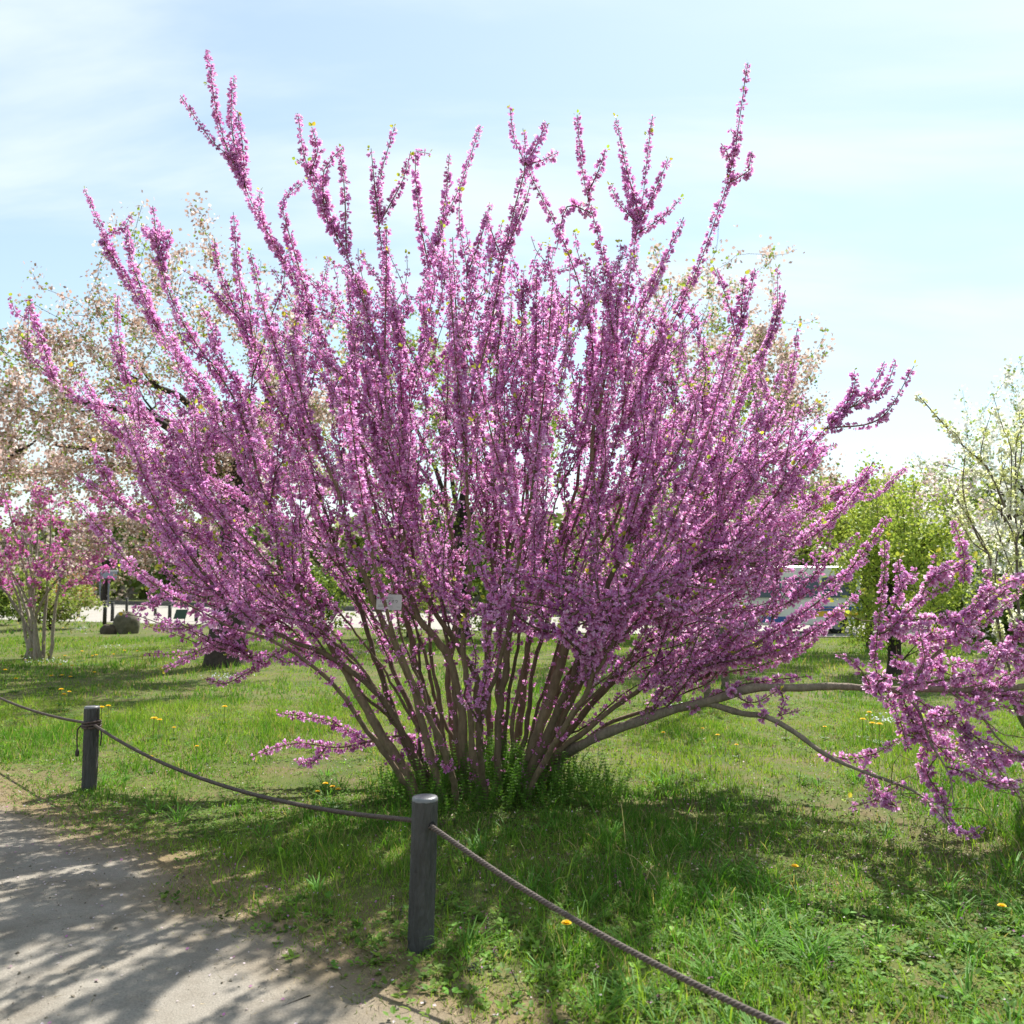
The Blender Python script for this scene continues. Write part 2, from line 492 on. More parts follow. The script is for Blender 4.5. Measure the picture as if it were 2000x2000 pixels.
def flowers_along(mb, P, R, spacing=0.024, per=7, size=0.027, start=0.05, gap=0.12, taper=True, base=(0.87, 0.44, 0.86), dens=None, droop=0.25):
    seg = np.linalg.norm(np.diff(P, axis=0), axis=1); s = np.concatenate([[0], np.cumsum(seg)]); L = s[-1]
    if L < 0.08: return
    q = np.arange(start * L, L - 0.004, spacing)
    q = q + rng.uniform(-0.3, 0.3, len(q)) * spacing
    if dens is not None: keep = rng.random(len(q)) < dens(q / L)
    else: keep = rng.random(len(q)) > gap
    q = np.clip(q[keep], 0, L)
    if len(q) == 0: return
    C = np.stack([np.interp(q, s, P[:, k]) for k in range(3)], -1)
    T = norm(np.stack([np.interp(q, s, np.gradient(P, axis=0)[:, k]) for k in range(3)], -1))
    rr = np.interp(q, s, R)
    cnt = np.maximum(1, rng.poisson(per, len(q)))
    szn = size * rng.uniform(0.68, 1.22, len(q)); cnt = np.maximum(2, (cnt * rng.uniform(0.55, 1.35, len(q))).astype(int))
    if taper: szn = szn * np.clip(1.12 - 0.45 * (q / L) ** 3, 0.5, 1.2)
    idx = np.repeat(np.arange(len(q)), cnt); n = len(idx)
    g = rng.normal(size=(n, 3)); t = T[idx]
    perp = norm(g - (g * t).sum(1, keepdims=True) * t)
    sd = rng.normal(size=(len(q), 3)); sd = norm(sd - (sd * T).sum(1, keepdims=True) * T)
    perp = norm(perp + 0.55 * sd[idx])
    D = norm(perp + t * rng.uniform(-0.55, 0.75, (n, 1)) + np.array([0, 0, -droop]) + 0.1 * rng.normal(size=(n, 3)))
    sz = szn[idx] * rng.uniform(0.75, 1.2, n)
    pos = C[idx] + perp * rr[idx][:, None] * 0.8 + D * (sz * rng.uniform(0.05, 0.5, n))[:, None]
    col = petal_cols(n, base)
    shade = 1 + 0.22 * np.repeat(rng.normal(size=len(q)), cnt)
    mb.inst(FLV, FLF, pos, frames(D), np.column_stack([sz * 0.95, sz * 0.95, sz]), np.clip(col * shade[:, None], 0.01, 0.95), FLM)

# folded heart leaf
LFV = [(0, 0, 0), (0.42, 0.12, 0.35), (0.30, 0.10, 0.78), (0, 0, 1.0), (-0.30, 0.10, 0.78), (-0.42, 0.12, 0.35)]
LFF = [(0, 1, 2, 3), (0, 3, 4, 5)]
def leaves_at(mb, pos, D, size, base, var=0.15):
    n = len(pos)
    if n == 0: return
    c = np.tile(np.asarray(base), (n, 1)) * (1 + var * rng.normal(size=(n, 1)))
    c[:, 0] *= 1 + 0.15 * rng.normal(size=n)
    mb.inst(LFV, LFF, pos, frames(D), size * rng.uniform(0.6, 1.3, n), np.clip(c, 0.01, 0.8))

# ------------------------------------------------------------------ the big redbud
K = 2000 / 1932.0
D0 = 6.75
BASE = gpix(965, 1545); BASE[2] = 0
D0 = BASE[1]
rb = empty('redbud_tree', (BASE[0], BASE[1], gz(BASE[0], BASE[1])), 'huge multi-stemmed redbud covered in purple-pink blossom behind the rope fence', 'tree')
S = Skel()

def px_path(pts, dep):
    dep = np.broadcast_to(np.asarray(dep, float), (len(pts),)) if np.ndim(dep) else np.full(len(pts), dep)
    return np.array([pix(x * K, y * K, d) for (x, y), d in zip(pts, dep)])

stems_px = [   # (points in the photo, depth start, depth end, r0, r1)
    ([(775, 1475), (700, 1350), (625, 1215), (575, 1120), (520, 990), (480, 870)], -0.25, -0.2, 0.040, 0.014),
    ([(800, 1470), (745, 1340), (655, 1240), (560, 1190), (470, 1130), (400, 1050)], -0.1, -0.6, 0.030, 0.010),
    ([(790, 1455), (735, 1300), (690, 1170), (640, 1040), (590, 900), (560, 780)], 0.1, 0.4, 0.028, 0.010),
    ([(830, 1490), (790, 1340), (735, 1200), (680, 1060), (640, 930), (590, 800)], -0.3, -0.7, 0.030, 0.011),
    ([(850, 1450), (810, 1320), (775, 1190), (740, 1060), (690, 900), (660, 740)], 0.15, 0.6, 0.032, 0.011),
    ([(880, 1480), (870, 1330), (840, 1230), (790, 1140), (770, 1010), (745, 860), (735, 700)], -0.2, -0.4, 0.036, 0.011),
    ([(905, 1460), (905, 1310), (895, 1270), (820, 1150), (790, 1050), (780, 940)], -0.05, -0.1, 0.033, 0.013),
    ([(905, 1490), (895, 1380), (880, 1250), (890, 1100), (880, 950), (870, 780)], -0.35, -0.9, 0.027, 0.010),
    ([(925, 1450), (920, 1300), (925, 1150), (935, 1000), (930, 850), (940, 700)], 0.2, 0.7, 0.030, 0.011),
    ([(940, 1480), (945, 1340), (960, 1190), (985, 1040), (1010, 880), (1020, 730)], -0.25, -0.3, 0.030, 0.011),
    ([(960, 1455), (985, 1320), (1000, 1180), (1040, 1050), (1080, 900), (1100, 760)], 0.2, 0.5, 0.032, 0.012),
    ([(985, 1470), (1040, 1330), (1085, 1190), (1120, 1100), (1130, 960), (1125, 850), (1140, 740)], -0.2, -0.3, 0.042, 0.016),
    ([(1000, 1460), (1060, 1320), (1110, 1190), (1150, 1090), (1190, 1000), (1240, 930)], -0.3, -0.55, 0.036, 0.014),
    ([(1010, 1450), (1080, 1330), (1160, 1200), (1230, 1090), (1290, 1075), (1360, 1040)], -0.1, -0.4, 0.030, 0.012),
    ([(1025, 1450), (1110, 1340), (1200, 1240), (1290, 1150), (1400, 1090), (1500, 1040)], 0.05, 0.1, 0.030, 0.010),
    ([(1035, 1440), (1120, 1370), (1220, 1300), (1330, 1260), (1430, 1215)], -0.1, -0.5, 0.026, 0.010),
    ([(1045, 1455), (1150, 1370), (1240, 1340), (1340, 1280), (1430, 1270)], 0.1, 0.3, 0.022, 0.009),
    ([(860, 1440), (845, 1290), (860, 1130), (845, 970), (835, 800)], 0.4, 1.0, 0.030, 0.011),
    ([(1000, 1430), (1040, 1280), (1090, 1130), (1160, 970), (1200, 820)], 0.4, 1.0, 0.030, 0.011),
    ([(820, 1440), (760, 1290), (700, 1150), (610, 1010), (520, 880)], 0.4, 1.1, 0.028, 0.011),
    ([(950, 1430), (945, 1280), (950, 1120), (965, 950), (980, 790)], 0.5, 1.2, 0.028, 0.011),
    ([(1030, 1430), (1110, 1280), (1200, 1140), (1290, 1020), (1370, 910)], 0.4, 1.0, 0.028, 0.011),
    ([(915, 1495), (900, 1380), (930, 1230), (960, 1060), (985, 900)], -0.45, -1.5, 0.024, 0.009),
    ([(860, 1500), (830, 1400), (770, 1260), (720, 1110), (680, 960)], -0.45, -1.4, 0.024, 0.009),
    ([(1000, 1490), (1050, 1390), (1120, 1270), (1190, 1140), (1260, 1020)], -0.45, -1.3, 0.024, 0.009),
    ([(775, 1490), (715, 1400), (640, 1290), (540, 1210), (440, 1170)], -0.35, -1.0, 0.024, 0.009),
    ([(870, 1460), (860, 1350), (850, 1220), (830, 1080), (800, 930)], -0.1, 0.1, 0.022, 0.009),
    ([(975, 1460), (1000, 1350), (1020, 1220), (1060, 1080), (1110, 930)], 0.0, 0.1, 0.022, 0.009),
]
for k in range(20):
    u = rng.uniform(-1, 1); x0 = 915 + 115 * u + rng.normal() * 12; y0 = rng.uniform(1425, 1490); dd = (1465 - y0) / 60
    x1 = 925 + 480 * u + rng.normal() * 60; y1 = 780 + 330 * abs(u) ** 1.5 + rng.normal() * 40
    pts = [(x0 + (x1 - x0) * (t ** 1.25) + rng.normal() * 7, y0 + (y1 - y0) * t) for t in np.linspace(0, 1, 6)]
    stems_px.append((pts, dd * 0.35, dd * 0.9 + rng.uniform(-0.5, 0.5), rng.uniform(0.013, 0.021), 0.007))
stem_objs = []
def ground_root(P):
    """let a stem start in the soil under its first point"""
    g = P[0].copy(); g[2] = gz(g[0], g[1]) - 0.06
    d = norm(P[0] - P[1]); g[:2] += d[:2] * max(0.0, P[0][2]) * 0.35
    return np.concatenate([[g], P])
for pts, d0, d1, r0, r1 in stems_px:
    n = len(pts); t = np.linspace(0, 1, n)
    P = px_path(pts, D0 + d0 + (d1 - d0) * t)
    P = spline(ground_root(P), 0.06)
    P[4:] += 0.016 * np.cumsum(rng.normal(size=(len(P) - 4, 3)), 0) * 0.4
    S.add(P, r0 * 1.12, r1 * 0.8, 'stem', 0.8)
    dirn = norm(P[-1] - P[-5])
    for q in range(2 if r0 > 0.022 else 1):
        e1 = P[-1 - 5 * q]; dq = norm(dirn + 0.35 * q * rng.normal(size=3) + [0, 0, 0.25]); Lq = min(rng.uniform(0.7, 1.3), max(0.3, 4.25 - e1[2]))
        S.add(spline([e1, e1 + dq * Lq * 0.5, e1 + norm(dq + [0, 0, 0.2]) * Lq], 0.07), r1 * 0.75, 0.003, 'leader')
# bare low limb reaching right, and its drooping fork
limb = spline(ground_root(px_path([(1058, 1428), (1110, 1400), (1180, 1368), (1260, 1343), (1350, 1318), (1420, 1300), (1510, 1296), (1640, 1298), (1790, 1302), (1900, 1298), (2010, 1288)],
                                  [D0, 6.60, 6.5, 6.42, 6.3, 6.2, 6.1, 5.95, 5.8, 5.7, 5.6])), 0.06)
limb += 0.006 * np.sin(np.linspace(0, 40, len(limb)))[:, None] * np.array([0.2, 0.6, 1.0])
S.add(limb, 0.046, 0.017, 'limb', 0.8)
fork = spline(px_path([(1335, 1326), (1400, 1346), (1445, 1352), (1500, 1382), (1560, 1425), (1640, 1460), (1720, 1490), (1770, 1530), (1800, 1570)],
                      [6.32, 6.22, 6.1, 6.0, 5.85, 5.65, 5.4, 5.2, 5.05]), 0.05)
S.add(fork, 0.024, 0.006, 'limb', 0.8)
sub1 = spline(px_path([(1690, 1299), (1730, 1335), (1755, 1400), (1790, 1460), (1800, 1520)], [5.9, 5.8, 5.65, 5.45, 5.3]), 0.05)
S.add(sub1, 0.011, 0.004, 'limb')
sub2 = spline(px_path([(1790, 1302), (1850, 1350), (1890, 1400), (1960, 1440)], [5.8, 5.65, 5.5, 5.4]), 0.05)
S.add(sub2, 0.011, 0.004, 'limb')
sub3 = spline(px_path([(1700, 1300), (1760, 1240), (1830, 1180), (1900, 1110), (1960, 1050)], [5.9, 5.9, 5.8, 5.8, 5.8]), 0.05)
S.add(sub3, 0.013, 0.005, 'limb')
n_limb = len(S.P)

leaders = [
    ([(610, 660), (545, 500), (480, 390), (440, 310), (390, 260), (338, 180)], [[(470, 360), (425, 270), (405, 190), (392, 95)], [(465, 350), (440, 260), (436, 200), (441, 148)], [(468, 350), (457, 270), (448, 210)], [(545, 500), (495, 420), (490, 360)], [(610, 600), (545, 440), (535, 380), (575, 340)]]),
    ([(400, 760), (300, 620), (215, 490), (185, 420), (160, 360)], [[(230, 510), (195, 450), (235, 430), (248, 405)], [(300, 620), (250, 500), (240, 430)]]),
    ([(430, 740), (345, 600), (300, 500), (287, 390)], [[(300, 500), (315, 460), (325, 435)], [(298, 480), (305, 440), (303, 420)], [(290, 450), (270, 430)]]),
    ([(300, 880), (180, 780), (100, 715), (50, 665), (42, 640)], [[(100, 712), (78, 640), (55, 565)], [(240, 830), (175, 750), (155, 700)]]),
    ([(330, 860), (250, 740), (225, 640), (222, 560)], [[(245, 730), (215, 660), (210, 630)]]),
    ([(520, 760), (450, 600), (410, 500), (405, 450)], [[(450, 600), (380, 530), (345, 510)], [(470, 640), (450, 520), (440, 400)]]),
    ([(720, 680), (660, 500), (610, 400), (578, 300), (563, 215)], [[(612, 400), (612, 320), (648, 278)], [(640, 450), (600, 340), (560, 300)], [(650, 480), (650, 360), (640, 280)], [(590, 330), (600, 280), (588, 240)]]),
    ([(760, 660), (720, 480), (715, 360), (745, 240)], [[(718, 420), (760, 340), (775, 285)], [(720, 430), (705, 330), (700, 280)]]),
    ([(800, 640), (820, 480), (865, 350), (905, 238)], [[(822, 480), (840, 380), (848, 290)], [(815, 520), (790, 400), (785, 285), (810, 290)]]),
    ([(860, 640), (880, 520), (870, 430), (868, 360)], [[(880, 520), (910, 440), (925, 390)]]),
    ([(920, 640), (950, 480), (975, 380), (992, 310), (972, 265), (963, 205)], [[(990, 315), (1012, 275), (1031, 232)], [(992, 312), (1025, 302), (1052, 288)], [(955, 470), (985, 400), (1000, 350)], [(950, 500), (925, 430), (915, 400)]]),
    ([(1120, 640), (1065, 470), (1025, 370), (1000, 315), (990, 250)], []),
    ([(1160, 640), (1130, 460), (1105, 350), (1090, 218)], [[(1108, 370), (1130, 320), (1143, 282)], [(1110, 400), (1070, 390), (1050, 470)]]),
    ([(1180, 640), (1190, 480), (1212, 380), (1225, 300), (1233, 218)], [[(1205, 410), (1180, 310), (1162, 222)], [(1200, 430), (1165, 380), (1152, 350)], [(1205, 430), (1245, 340), (1260, 300)], [(1205, 450), (1250, 410), (1285, 375)], [(1200, 420), (1185, 360), (1180, 340)]]),
    ([(1200, 760), (1290, 560), (1345, 420), (1378, 330), (1395, 255), (1413, 118)], [[(1375, 345), (1412, 322), (1419, 285)], [(1378, 320), (1368, 280), (1360, 270)], [(1385, 300), (1390, 260), (1378, 245)]]),
    ([(1190, 640), (1240, 520), (1290, 408)], []),
    ([(1330, 800), (1390, 640), (1425, 510)], [[(1390, 640), (1370, 560), (1345, 500)], [(1395, 620), (1400, 560), (1405, 520)]]),
    ([(1380, 800), (1440, 660), (1480, 548)], [[(1430, 680), (1460, 620), (1468, 570)]]),
    ([(1430, 840), (1490, 720), (1505, 620)], []),
    ([(1460, 930), (1570, 800), (1640, 730), (1668, 680)], [[(1600, 770), (1665, 740), (1690, 682)], [(1560, 810), (1660, 790), (1725, 690)], [(1570, 800), (1610, 740), (1612, 700)]]),
    ([(1440, 1010), (1560, 940), (1650, 935), (1706, 885)], [[(1560, 940), (1630, 900), (1660, 880)]]),
    ([(420, 1120), (320, 1110), (230, 1068)], [[(330, 1110), (280, 1140), (250, 1150)]]),
    ([(330, 1000), (220, 950), (140, 895)], [[(240, 960), (200, 900), (175, 835)]]),
    ([(560, 1225), (480, 1260), (420, 1290), (385, 1280)], [[(500, 1240), (420, 1215), (375, 1235)]]),
    ([(520, 1170), (420, 1210), (310, 1262)], [[(450, 1190), (380, 1230)]]),
    ([(760, 1395), (640, 1405), (560, 1405), (475, 1430)], [[(620, 1405), (590, 1440), (560, 1435)], [(700, 1400), (620, 1360), (520, 1345)]]),
    ([(1330, 1150), (1450, 1150), (1540, 1110), (1640, 1055)], [[(1480, 1140), (1560, 1060), (1620, 1010)]]),
    ([(1350, 1250), (1470, 1225), (1590, 1160)], [[(1440, 1230), (1530, 1215)], [(1400, 1240), (1490, 1190), (1540, 1150)]]),
    ([(1380, 1300), (1440, 1285), (1530, 1275)], []),
]
ORG = BASE + np.array([0, 0, 0.3])
front = [[(1090, 1205), (1000, 1185), (900, 1150), (810, 1112)], [(1160, 1190), (1060, 1150), (960, 1138), (880, 1165)], [(1240, 1120), (1150, 1150), (1060, 1190), (970, 1178)],
         [(1300, 1075), (1210, 1110), (1110, 1118), (1010, 1075)], [(1120, 1160), (1040, 1100), (950, 1080), (870, 1095)], [(1180, 1150), (1240, 1130), (1290, 1150), (1340, 1130)],
         [(1060, 1190), (1100, 1150), (1180, 1120), (1260, 1080)], [(1000, 1180), (940, 1120), (900, 1060), (880, 1010)]]
for L, subs in leaders + [(q, []) for q in front]:
    off = rng.uniform(-0.75, 0.75) if L not in front else rng.uniform(-1.25, -0.8); off2 = off + rng.uniform(-0.3, 0.3)
    P = px_path(L, D0 + off + (off2 - off) * np.linspace(0, 1, len(L)))
    # join the nearest fitting stem
    k = S.root_for(P[0], ORG, 0.25, 1.2, 0.5)
    A = S.P[k]; n = max(3, int(np.linalg.norm(P[0] - A) / 0.5))
    P = spline(np.concatenate([[A], P]), 0.07)
    P = P + 0.012 * rng.normal(size=(1, 3)) * np.sin(np.linspace(0, 9, len(P)))[:, None]
    S.add(P, min(0.013, S.R[k]), 0.003, 'leader')
    for sb in subs:
        dd = np.interp(sb[0][1] * -1.0, [-q[1] for q in L], np.linspace(off, off2, len(L)))
        Q = px_path(sb, D0 + dd + np.linspace(0, rng.uniform(-0.2, 0.2), len(sb)))
        kk = int(np.argmin(np.linalg.norm(P - Q[0], axis=1))); Q[0] = P[kk]
        S.add(spline(Q, 0.06), 0.007, 0.0025, 'leader')

# fill the crown: tips spread through a vase-shaped volume
PHI = np.radians([-80, -72.7, -61, -54.6, -47.7, -37, -27, -15.8, 0, 13, 23.6, 32.6, 45, 55.5, 63, 73, 80])
RAD = np.array([2.2, 2.6, 3.2, 3.75, 4.3, 4.6, 4.5, 4.5, 4.35, 4.4, 4.1, 4.0, 4.0, 3.4, 2.76, 2.4, 2.1]) * 0.93
tips = []
while len(tips) < 760:
    ph = rng.uniform(-1.32, 1.32); R_ = np.interp(ph, PHI, RAD)
    f = math.sqrt(rng.uniform(0.12, 1.0))
    w = math.sqrt(max(0.05, 1.08 - f * f))
    yo = rng.uniform(-1, 1) * w * 1.9 * (0.4 + 0.6 * f) + 0.15
    T = ORG + np.array([math.sin(ph) * R_ * f, 0, math.cos(ph) * R_ * f])
    k = (D0 + yo) / D0                      # keep the same direction from the eye, nearer or farther
    T = np.array([T[0] * k, D0 + yo, CAMH + (T[2] - CAMH) * (0.35 * k + 0.65)])
    if T[2] < 0.55 or (abs(math.degrees(ph)) < 45 and f < 0.40): continue
    if yo < -1.3 and T[2] < 1.4: continue
    if T[2] < 1.0 and rng.random() < 0.85: continue
    if T[2] < 1.6 and rng.random() < 0.35: continue
    if T[0] < -1.25 and T[2] < 1.45: continue
    if abs(math.degrees(ph)) > 48 and f < 0.62: continue
    tips.append(T)
for k in range(16):      # a low band of flowering twigs in front of the stems
    tips.append(pix(rng.uniform(840, 1320), rng.uniform(1060, 1215), rng.uniform(5.3, 6.1)))
for k in range(14):
    tips.append(pix(rng.uniform(240, 520), rng.uniform(1030, 1290), rng.uniform(5.9, 7.2)))
for k in range(20):
    tips.append(pix(rng.uniform(1320, 1640), rng.uniform(1010, 1270), rng.uniform(5.9, 7.2)))
tips.sort(key=lambda T: np.linalg.norm(T - ORG))
for T in tips:
    out = norm((T - ORG) * np.array([1, 1, 0.2]))
    upw = 0.30 if T[2] > 1.6 else 0.1
    S.attach(T, ORG, rng.uniform(0.45, 1.0), 1.6, 0.0085, 0.0022, 'twig', bend=np.array([0, 0, upw]) + 0.35 * out + 0.22 * rng.normal(size=3), wobble=0.045)
# sprays of short side twigs
for T in range(150):
    k = rng.integers(n_limb, len(S.P)); 
    if S.P[k][2] < 1.2 or S.P[k][2] > 4.2: continue
    d = norm(S.D[k] + 0.75 * rng.normal(size=3) + np.array([0, 0, 0.25])); L = rng.uniform(0.15, 0.45)
    S.add(spline([S.P[k], S.P[k] + d * L * 0.5, S.P[k] + norm(d + np.array([0, 0, 0.6])) * L], 0.05), 0.004, 0.002, 'twig')
n_before_right = len(S.paths)

# flowering sprays on the low limb at the right
spr = [
    [(1712, 1290), (1655, 1270), (1654, 1210), (1662, 1140), (1669, 1075), (1668, 1010)],
    [(1668, 1200), (1686, 1150), (1698, 1100), (1694, 1053)],
    [(1640, 1290), (1625, 1265), (1600, 1240), (1580, 1235)],
    [(1675, 1190), (1740, 1130), (1787, 1106), (1802, 1092)],
    [(1730, 1140), (1763, 1087), (1816, 1067), (1836, 1053)],
    [(1763, 1087), (1766, 1063), (1765, 1045)],
    [(1821, 1092), (1816, 1034), (1797, 980)],
    [(1710, 1169), (1806, 1164), (1836, 1154), (1870, 1120)],
    [(1739, 1207), (1816, 1198), (1884, 1150), (1932, 1111)],
    [(1806, 1207), (1884, 1227), (1923, 1256)],
    [(1768, 1285), (1835, 1275), (1874, 1265), (1893, 1207)],
    [(1700, 1300), (1728, 1285), (1745, 1240), (1730, 1180)],
    [(1652, 1298), (1690, 1340), (1705, 1385), (1715, 1420)],
    [(1705, 1385), (1760, 1400), (1800, 1440), (1830, 1430)],
    [(1560, 1425), (1600, 1432), (1650, 1422), (1700, 1395)],
    [(1640, 1460), (1660, 1500), (1700, 1480)],
    [(1690, 1520), (1650, 1510), (1610, 1522), (1600, 1508)],
    [(1750, 1460), (1775, 1500), (1790, 1550), (1830, 1578), (1862, 1556)],
    [(1480, 1330), (1470, 1350), (1510, 1340)],
    [(1380, 1305), (1410, 1325), (1440, 1320), (1470, 1300)],
    [(1790, 1340), (1840, 1390), (1900, 1410)],
    [(1760, 1350), (1820, 1345), (1880, 1330)],
    [(1850, 1400), (1890, 1460), (1920, 1500)],
    [(1800, 1450), (1880, 1480), (1932, 1470)],
]
for sp in spr:
    x = np.array([q[0] for q in sp], float)
    dep = np.interp(x, [1400, 1560, 1700, 1900], [6.15, 5.95, 5.65, 5.45]) + rng.uniform(-0.12, 0.12)
    yy = np.array([q[1] for q in sp], float)
    dep = dep - np.clip(yy - 1440, 0, 200) / 200 * 0.55
    P = px_path(sp, dep)
    v = np.linalg.norm(S.P[:] - P[0], axis=1); kk = int(np.argmin(v))
    P = np.concatenate([[S.P[kk]], P]) if v[kk] < 0.5 else P
    P[:, 2] = np.maximum(P[:, 2], gz(P[:, 0], P[:, 1]) + 0.08)
    S.add(spline(P, 0.05), 0.007, 0.0028, 'spray')
RORG = limb[int(len(limb) * 0.5)]
for k in range(80):
    x, y = rng.uniform(1690, 2020), rng.uniform(1050, 1500)
    if x < 1740 and y > 1340: continue
    T = pix(x * K, y * K, rng.uniform(5.35, 6.1))
    S.attach(T, RORG, 0.22, 0.7, 0.006, 0.0022, 'spray' if rng.random() < 0.8 else 'bare', bend=0.5 * rng.normal(size=3) + np.array([0, 0, 0.35]), wobble=0.03, step=0.05, cosmin=0.2)
for k in range(16):
    x, y = rng.uniform(1700, 1990), rng.uniform(1390, 1600)
    T = pix(x * K, y * K, rng.uniform(4.9, 5.3)); T[2] = max(T[2], 0.1)
    S.attach(T, RORG, 0.3, 0.8, 0.0045, 0.0018, 'bare', bend=0.6 * rng.normal(size=3), wobble=0.04, step=0.05, cosmin=0.2)

def hides_plate(P):
    v = P - np.array([0, 0, CAMH]); c = v[:, 1] * CT + v[:, 2] * ST; w = -v[:, 1] * ST + v[:, 2] * CT
    x = 1000 + F * v[:, 0] / c; y = 1000 - F * w / c
    return bool(np.any((x > 722) & (x < 798) & (y > 1146) & (y < 1206) & (P[:, 1] < 5.95)))
S.paths = [q for q in S.paths if q[2] in ('stem', 'limb') or not hides_plate(q[0])]
BARK = np.array([0.155, 0.115, 0.072])
blos = MB(); twg = MB(); lv = MB()
for i, (P, R, tg) in enumerate(S.paths):
    if tg == 'stem':
        c = BARK * rng.uniform(0.75, 1.2)
        rr = R * (1 + 0.06 * rng.normal(size=len(R)))
        MB().tube(P, rr, 10, c).build('stem', M_bark, rb, smooth=True)
        # flower balls straight out of old wood, dense only towards the end
        L = np.linalg.norm(np.diff(P, axis=0), axis=1).sum()
        flowers_along(blos, P, R, 0.042, 10, 0.024, 0.06, taper=False, dens=lambda u: 0.26 + 0.70 * np.clip((u - 0.4) / 0.4, 0, 1), base=(0.84, 0.36, 0.75))
    elif tg == 'limb':
        o = MB().tube(P, R * (1 + 0.07 * rng.normal(size=len(R))), 10, np.array([0.21, 0.175, 0.13])).build('low_limb', M_bark, rb, smooth=True)
        big = R[0] > 0.02
        flowers_along(blos, P, R, 0.06, 18 if big else 9, 0.026, 0.05, taper=False, dens=(lambda u: 0.10 + 0.25 * (u > 0.7)) if big else (lambda u: 0.5 + 0 * u))
    else:
        c = BARK * rng.uniform(0.7, 1.15) * (1.25 if tg == 'bare' else 1)
        twg.tube(P, R, 4, c, cap=False)
        if tg == 'leader':
            flowers_along(blos, P, R, 0.026, 10.5, 0.030, 0.05, gap=0.05)
        elif tg == 'twig':
            low = P[-1][2] < 1.0
            g = rng.uniform(0.02, 0.25) + (0.25 if low else 0)
            flowers_along(blos, P, R, 0.028, 7.6, 0.0255 * rng.uniform(0.85, 1.08), 0.10, gap=g, base=np.array([0.87, 0.44, 0.86]) * rng.uniform(0.8, 1.12))
        elif tg == 'spray':
            flowers_along(blos, P, R, 0.027, 10.5, 0.0275, 0.08, gap=0.06, base=(0.90, 0.48, 0.89))
        if tg != 'bare' and rng.random() < 0.5:
            n = rng.integers(2, 5); e = P[-1]
            d = norm(np.tile(norm(P[-1] - P[-2]), (n, 1)) + 0.8 * rng.normal(size=(n, 3)))
            leaves_at(lv, e + d * 0.012, d, 0.030, (0.42, 0.46, 0.05))
for k in range(260):
    q = S.P[rng.integers(n_limb, len(S.P))]; n = rng.integers(1, 4)
    d = norm(rng.normal(size=(n, 3)) + np.array([0, -0.4, 0.7])); leaves_at(lv, q + d * 0.04, d, 0.032, (0.40, 0.46, 0.05))
twg.build('twigs', M_bark, rb, smooth=True, kind='stuff')
blos.build('blossoms', M_petal, rb, kind='stuff')
lv.build('young_leaves', M_leaf, rb, kind='stuff')
print('redbud flowers verts', blos.n, 'twigs', len(S.paths))

# name plate hung on a stem
p0 = pix(760, 1176, 5.85); R0 = 5.85 / F
w_, h_ = 49 * R0, 30 * R0
pl = empty('name_plate', p0, 'small grey plastic name plate with Japanese writing hung among the redbud stems', 'name plate')
ang = math.radians(-2)
def plate_pt(u, v, o): return p0 + np.array([u * math.cos(ang) - v * math.sin(ang), -o, u * math.sin(ang) + v * math.cos(ang)])
def rrect(w, h, r, n=5):
    pts = []
    for cx, cy, a in ((w / 2 - r, h / 2 - r, 0), (-w / 2 + r, h / 2 - r, 90), (-w / 2 + r, -h / 2 + r, 180), (w / 2 - r, -h / 2 + r, 270)):
        for k in range(n):
            t = math.radians(a + 90 * k / (n - 1)); pts.append((cx + r * math.cos(t), cy + r * math.sin(t)))
    return pts
rr_ = rrect(w_, h_, 0.008); nn = len(rr_)
V = [plate_pt(u, v, 0.002) for u, v in rr_] + [plate_pt(u, v, -0.002) for u, v in rr_]
MB().add(V, [tuple(range(nn))[::-1], tuple(range(nn, 2 * nn))] + [(k, (k + 1) % nn, nn + (k + 1) % nn, nn + k) for k in range(nn)], (0.42, 0.39, 0.41)).build('plate', M_plastic, pl)
MB().tube(spline([plate_pt(0, h_ / 2 - 0.006, 0.0), plate_pt(0.005, h_ / 2 + 0.03, -0.02), plate_pt(0.02, h_ / 2 + 0.10, -0.16), plate_pt(0.04, h_ / 2 + 0.13, -0.42)], 0.02), 0.0015, 5, (0.25, 0.25, 0.25)).build('hanging_wire', M_metal, pl)
mbt = MB()
def textmesh(s, size, u, v):
    cu = bpy.data.curves.new('writing', 'FONT'); cu.body = s; cu.size = size; cu.align_x = 'CENTER'; cu.resolution_u = 2
    ob = bpy.data.objects.new('writing', cu); COL.objects.link(ob)
    bpy.context.view_layer.update()
    dg = bpy.context.evaluated_depsgraph_get()
    me = bpy.data.meshes.new_from_object(ob.evaluated_get(dg))
    for p in me.polygons:
        vs = [plate_pt(me.vertices[i].co.x + u, me.vertices[i].co.y + v, 0.0032) for i in p.vertices]
        mbt.add(vs, [tuple(range(len(vs)))], (0.03, 0.03, 0.03))
    bpy.data.objects.remove(ob); bpy.data.curves.remove(cu); bpy.data.meshes.remove(me)
try:
    textmesh('ハナズオウ', 0.024, 0.0, -0.003)
except Exception as e:
    print('text', e)
for v, x0, x1 in ((0.026, -0.02, 0.025), (-0.022, -0.07, -0.02), (-0.031, -0.07, 0.02), (-0.031, 0.05, 0.07)):
    for u in np.arange(x0, x1, 0.006):
        mbt.add([plate_pt(u, v, 0.0032), plate_pt(u + 0.004, v, 0.0032), plate_pt(u + 0.004, v + 0.0022, 0.0032), plate_pt(u, v + 0.0022, 0.0032)], [(0, 1, 2, 3)], (0.06, 0.06, 0.06))
if mbt.n: mbt.build('writing', M_rubber, pl, kind='stuff')

